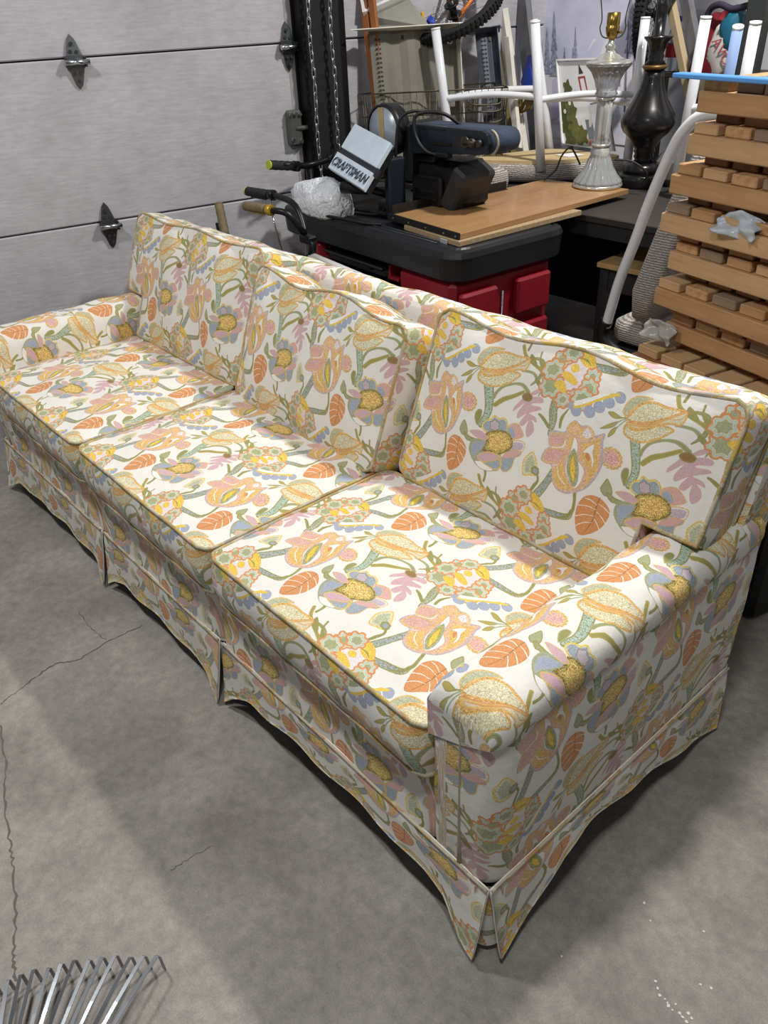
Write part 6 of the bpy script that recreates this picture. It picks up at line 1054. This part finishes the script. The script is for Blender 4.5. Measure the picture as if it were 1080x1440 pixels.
def bike(loc, rot, label, R=.20, frame_m=None, grip_l=None, grip_r=None, bar=None, fork_m=None, extra=None, knobs=False, saddle=True):
    r = empty('bicycle', loc, label, 'bicycle', rot=rot); fm = frame_m or blk_p
    keep = WL[r.name]; WL[r.name] = Vector((0, 0, 0))
    wb_ = R*3.6; H = Vector((0, 0, R)); F = Vector((wb_, 0, R)); bb = Vector((wb_*.42, 0, R*.95)); st = Vector((wb_*.30, 0, R*2.6)); hd = Vector((wb_*.82, 0, R*2.75)); hl = Vector((wb_*.855, 0, R*2.3))
    wheel(r, H, R, (0, 1, 0), knobs); wheel(r, F, R, (0, 1, 0), knobs)
    m = MB()
    for p, q, w in ((st, hd, .016), (bb, hl, .019), (bb, st, .015)): m.cyl(p, q, w, 12)
    for s in (-.045, .045):
        o = Vector((0, s, 0)); m.cyl(bb+o*.5, H+o, .008, 8); m.cyl(st*.8+bb*.2+o*.3, H+o, .007, 8)
    m.build('frame', fm, r)
    m = MB(); m.cyl(hl, hd, .021, 14); m.build('head_tube', extra or fm, r)
    m = MB()
    for s in (-.045, .045): m.tube([hl+Vector((.005, s, -.01)), F+Vector((-.02, s, .05)), F+Vector((0, s, 0))], .012, 10)
    m.box(hl+Vector((.004, 0, -.012)), (.035, .11, .025), None, .006); m.build('fork', fork_m or fm, r)
    st2 = hd+Vector((-.02, 0, .06))
    m = MB(); m.cyl(hd, st2, .014, 12); m.box(st2+Vector((.03, 0, 0)), (.07, .035, .03), None, .006); m.build('stem', blk_p, r)
    c = st2+Vector((.05, 0, 0)); B = bar or [(-.06, .27, .10), (.0, .14, .10), (.01, .06, .02), (.0, 0, 0), (.01, -.06, .02), (.0, -.14, .10), (-.06, -.27, .10)]
    P = [c+Vector(p) for p in B]
    m = MB(); m.tube(spline(P, 5), .0115, 10); hb = m.build('handlebar', blk_p, r)
    for s, gm in ((0, grip_l or gripm), (-1, grip_r or gripm)):
        e = P[s]; inn = P[1] if s == 0 else P[-2]; d = (inn-e).normalized(); L_ = .115
        m = MB(); m.tube([e-d*.004]+[e+d*(L_*t/8) for t in range(9)], [.016]+[.0165 if t % 2 else .0178 for t in range(9)], 12); g = m.build('grip', gm, r)
        m = MB(); m.cyl(e-d*.010, e-d*.003, .0165, 12); m.build('plug', lime if gm is gripm else gm, g)
        m = MB(); q = e+d*(L_+.02); m.cyl(q-d*.012, q+d*.012, .019, 10); lv = Vector((.045, 0, -.018)); m.tube([q, q+lv, q+lv-d*.08], .006, 7); m.build('brake_lever', gold_b if gm is tan_g and frame_m is white_p else blk_p, r)
    if saddle:
        sp_ = st+Vector((-.03, 0, .10)); m = MB(); m.cyl(st, sp_, .013, 10); m.build('seat_post', chrome, r)
        m = loft([[sp_+Vector((x, y*k, z)) for x, y in ((.13, .018), (.05, .03), (-.05, .06), (-.11, .065), (-.12, 0), (-.11, -.065), (-.05, -.06), (.05, -.03), (.13, -.018))] for k, z in ((.7, 0), (1, .015), (.9, .035))]); m.build('saddle', gripm, r)
    m = MB(); m.cyl(bb+Vector((0, -.05, 0)), bb+Vector((0, .05, 0)), .02, 12); m.cyl(bb+Vector((0, .035, 0)), bb+Vector((0, .042, 0)), .06, 24); m.box(bb+Vector((.04, .06, 0)), (.12, .012, .02)); m.box(bb+Vector((-.04, -.06, 0)), (.12, .012, .02)); m.build('crank', chrome, r)
    m = MB(); m.tube(spline([P[1]+Vector((.03, 0, 0)), c+Vector((.10, .06, .06)), c+Vector((.10, .03, -.08)), hl+Vector((.03, .02, 0))], 6), .003, 6); m.build('brake_cable', chrome, r)
    WL[r.name] = keep
    return r
b1 = bike((.76, .935, 0), (0, 0, math.pi), 'small black and red bicycle with worn tan grips, its bar rising behind the sofa back', R=.20, frame_m=blk_p, grip_l=tan_g, grip_r=tan_g, fork_m=red_p, bar=[(.16, -.075, .21), (.10, -.05, .10), (.05, -.03, .03), (0, 0, 0), (.03, .015, .01), (.06, .02, .02), (.16, .025, .03)], saddle=False)
b2 = bike((1.17, 1.10, 0), (0, 0, math.pi), 'white framed bicycle with a black bar and gold lever, between the sofa and the workbench', R=.25, frame_m=white_p, extra=blk_p, grip_l=gripm, grip_r=tan_g, fork_m=white_p, bar=[(.345, .0, .12), (.2, -.02, .12), (.07, -.02, .10), (0, 0, .02), (.02, .05, .09), (.09, .08, .10), (.22, .09, .098)], saddle=False)
def place(X, Y, hub, R):
    X, Y = Vector(X).normalized(), Vector(Y); Y = (Y-X*Y.dot(X)).normalized(); Z = X.cross(Y); M = Matrix((X, Y, Z)).transposed()
    return Vector(hub)-M@Vector((R*3.6, 0, R)), M.to_euler()
org_m = mat('bike_orange', (226, 122, 36), .35)
lo, ro = place((-.12, .855, .51), (-.065, .47, -.87), (0.161, 2.10, 1.416), .205)
lo = lo+Matrix.Rotation(0, 3, 'X')@(ro.to_matrix()@Vector((.205*3.6, 0, 0)))
b3 = bike(lo, ro, 'orange bicycle lying on its side high above the wire basket, knobbly back wheel showing', R=.205, frame_m=org_m, knobs=True, saddle=False)
lo, ro = place((0, 0, -1), (-.95, -.3, 0), (.755, 2.60, 1.375), .175)
b4 = bike(lo, ro, 'bicycle hanging by its back wheel behind the black lamp, knobbly front wheel showing', R=.175, knobs=True, frame_m=blk_p)
for b_, p in ((b3, (.05, 2.95, 2.35)), (b4, (.80, 2.64, 2.35))):
    pass
# kick scooter parked along the end of the bench
sk_ = empty('kick_scooter', (.055, 1.42, 0), 'black kick scooter with lime bar plugs, standing between the door track and the workbench', 'scooter')
m = MB(); m.box((.045, 1.585, .075), (.075, .34, .022), None, .008); m.build('deck', blk_p, sk_)
for y in (1.38, 1.79):
    m = MB(); m.cyl((.033, y, .05), (.057, y, .05), .05, 20); m.build('wheel', rub, sk_)
m = MB(); m.cyl((.035, 1.40, .06), (.025, 1.42, .90), .016, 12); m.build('stem', blk_p, sk_)
SB = [Vector((.052, 1.215, .945)), Vector((.050, 1.30, .930)), Vector((.028, 1.42, .915)), Vector((.085, 1.52, .940)), Vector((.135, 1.60, .965))]
m = MB(); m.tube(spline(SB, 5), .012, 10); m.build('handlebar', blk_p, sk_)
for e, i_ in ((SB[0], SB[1]), (SB[-1], SB[-2])):
    d = (i_-e).normalized(); m = MB(); m.tube([e+d*(.11*t/8) for t in range(9)], [.0165 if t % 2 else .0182 for t in range(9)], 12); g = m.build('grip', gripm, sk_)
    m = MB(); m.cyl(e-d*.008, e-d*.001, .0165, 12); m.build('plug', lime, g); m = MB(); q = e+d*.125; m.cyl(q-d*.012, q+d*.012, .020, 10); m.tube([q, q+Vector((.03, -.01, .012)), q+Vector((.05, -.02, .01))-d*.07], .006, 7); m.build('brake_lever', blk_p, sk_)

# ---------------- shoulder bag, bottle and other things in the far corner
bpk = empty('backpack', (.99, 2.74, 1.0), 'red, teal and white sports bag hanging behind the upturned chairs', 'bag')
def lump(c, d, mt, nm, par, seed=0, n=18):
    m = MB(); v = []
    for j in range(n+1):
        ph = math.pi*j/n
        for i in range(n):
            a = 2*math.pi*i/n; k = 1+.09*math.sin(3*a+4*ph+seed)+.06*math.sin(7*a-5*ph+seed*2)
            v.append(Vector(c)+Vector((d[0]*math.copysign(abs(math.cos(a))**.7, math.cos(a))*math.sin(ph)*k, d[1]*math.copysign(abs(math.sin(a))**.7, math.sin(a))*math.sin(ph)*k, d[2]*math.cos(ph)*k)))
    m.add(v, [(j*n+i, (j+1)*n+i, (j+1)*n+(i+1) % n, j*n+(i+1) % n) for j in range(n) for i in range(n)], sm=True); return m.build(nm, mt, par)
lump((.98, 2.76, 1.20), (.10, .06, .16), mat('red_nylon', (126, 24, 36), .6, 0, .3, 14, .3, 60), 'bag_body', bpk, 1)
lump((1.01, 2.72, 1.235), (.055, .03, .09), mat('white_nylon', (206, 202, 198), .6, 0, .2, 14), 'white_pocket', bpk, 2); lump((1.045, 2.72, 1.31), (.045, .035, .075), mat('teal_satin', (34, 112, 140), .35, 0, .3, 10), 'teal_panel', bpk, 3); lump((.985, 2.73, 1.10), (.08, .04, .06), mat('khaki_nylon', (112, 104, 84), .7, 0, .4, 16), 'khaki_pocket', bpk, 5)
m = MB(); m.tube(spline([(.92, 2.72, 1.30), (.94, 2.71, 1.375), (.985, 2.70, 1.395), (1.04, 2.70, 1.38), (1.10, 2.70, 1.39)], 6), .012, 8); m.build('strap', mat('navy_red_strap', (52, 44, 66), .7), bpk)
fc = bpy.data.curves.new('lettering', 'FONT'); fc.body = 'AVO'; fc.size = .052; fc.extrude = .001
fo = bpy.data.objects.new('lettering', fc); COL.objects.link(fo); fc.materials.append(mat('red_print', (170, 84, 90), .7)); fo.parent = bpk
FONTS_ = [fo]; fo.location = Vector((.985, 2.682, 1.275))-WL[bpk.name]; fo.rotation_euler = (math.radians(90), math.radians(52), math.radians(8))
bt = empty('drink_bottle', (.735, 2.84, 1.18), 'clear plastic bottle with a blue cap and red label behind the black lamp', 'bottle')
c = (.735, 2.84, 1.16); m = MB(); m.lathe([(.030, 0), (.034, .01), (.034, .12), (.026, .15), (.013, .17), (.013, .18)], c, 20); m.build('bottle_body', mat('clear_pet', (214, 222, 230), .1, trans=.8), bt)
m = MB(); m.lathe([(.015, .178), (.015, .195), (.010, .197)], c, 16); m.build('cap', blue_m, bt); m = MB(); m.lathe([(.0346, .05), (.0346, .10)], c, 20, caps=False); m.build('label_band', mat('red_label', (178, 40, 44), .5), bt)
sh = empty('corner_shelf', (.80, 3.10, 1.14), 'dark shelf against the back wall carrying a bottle and a sports bag', 'shelf')
m = MB(); m.box((.90, 2.90, 1.148), (.62, .22, .02), None, .002); m.build('shelf_top', mat('dark_shelf', (52, 44, 42), .6), sh)
for x in (.62, 1.18):
    m = MB(); m.box((x, 2.90, .57), (.025, .20, 1.137), None, .002); m.build('side', mat('dark_shelf2', (48, 42, 40), .6), sh)
ps = MB(); ps.box((1.165, 2.66, 1.2), (.075, .05, 2.4), Matrix.Rotation(-.0, 3, 'Z'), .004); tag(ps.build('steel_post', mat('grey_green_post', (66, 70, 70), .5, .4, .15, 8)), 'dark grey steel post standing behind the upturned chairs at the right', 'post')
cb_ = empty('storage_cabinet', (1.42, 2.98, 0), 'warm grey cabinet with a rolled front edge in the far right corner', 'cabinet')
gc = mat('warm_grey_cabinet', (150, 146, 138), .55, 0, .15, 4); m = MB(); m.box((1.45, 3.02, .66), (.50, .40, 1.30), None, .02); m.build('body', gc, cb_); m = MB(); m.box((1.45, 2.80, 1.27), (.50, .05, .16), None, .02); m.box((1.45, 2.805, 1.06), (.50, .04, .20), None, .015); m.build('front_lip', gc, cb_)
m = MB(); m.box((1.32, 2.90, 1.35), (.09, .07, .07), Matrix.Rotation(.5, 3, 'Z'), .01); tag(m.build('yellow_box', mat('yellow_box_m', (206, 172, 66), .5)), 'small yellow box on the grey cabinet', 'box')
m = MB(); m.box((1.235, 2.90, 1.335), (.05, .06, .04), None, .015); tag(m.build('black_pouch', blkp), 'small black pouch beside the yellow box', 'pouch')
# ---------------- steel fan rake at the lower left
rk = empty('fan_rake', (2.17, -.86, .03), 'steel fan rake with flat springy tines lying on the concrete', 'rake')
tine_m = mat('spring_steel', (150, 154, 160), .3, .9, .2, 20)
hub_ = Vector((2.17, -.86, .022))
for k in range(17):
    t = k/16; a = math.radians(168-(168-117.5)*t); Lg = .40+.055*t*t
    d = Vector((math.cos(a), math.sin(a), 0)); n = Vector((-d.y, d.x, 0)); lift = .030+.006*math.sin(k*2.1)+.012*t; tw = .25*math.sin(k*1.7)
    P = [hub_+d*.03, hub_+d*.14+Vector((0, 0, lift*.35)), hub_+d*(Lg*.7)+Vector((0, 0, lift*.85)), hub_+d*Lg+Vector((0, 0, lift*.8))]
    P = spline(P, 3); tip = [hub_+d*(Lg+.004)+Vector((0, 0, lift*.6)), hub_+d*(Lg+.006)+Vector((0, 0, -.020))]
    m = MB(); v = []; Q = P+tip
    for i, p in enumerate(Q):
        w_ = .0032; nn_ = n*math.cos(tw)+Vector((0, 0, math.sin(tw)))
        th_ = Vector((0, 0, .0008)) if i < len(P) else d*.0008
        v += [p+nn_*w_+th_, p-nn_*w_+th_, p-nn_*w_-th_, p+nn_*w_-th_]
    f = [(4*i+j, 4*i+(j+1) % 4, 4*i+4+(j+1) % 4, 4*i+4+j) for i in range(len(Q)-1) for j in range(4)]+[(0, 3, 2, 1), tuple(len(v)-4+j for j in range(4))]
    m.add(v, f); m.build('tine', tine_m, rk)
m = MB(); m.tube([hub_+Vector((math.cos(a), math.sin(a), 0))*.20+Vector((0, 0, .022)) for a in [math.radians(168-50*k/10) for k in range(11)]], .003, 6); m.build('spreader_bar', tine_m, rk)
m = MB(); hd_ = Vector((math.cos(math.radians(-38)), math.sin(math.radians(-38)), 0)); m.cyl(hub_-hd_*.03, hub_+hd_*.14, .016, 14); m.build('ferrule', steel_d, rk); m = MB(); m.cyl(hub_+hd_*.13, hub_+hd_*1.15, .0125, 14); m.build('handle', woods[0], rk)
# lettering outlines become plain meshes
dg = bpy.context.evaluated_depsgraph_get()
for o in [o for o in sc.objects if o.type == 'FONT']:
    me = bpy.data.meshes.new_from_object(o.evaluated_get(dg)); n = bpy.data.objects.new('lettering_mesh', me); COL.objects.link(n)
    n.parent = o.parent; n.matrix_parent_inverse = o.matrix_parent_inverse.copy(); n.location = o.location; n.rotation_euler = o.rotation_euler; n.scale = o.scale
    bpy.data.objects.remove(o); n.name = 'lettering'
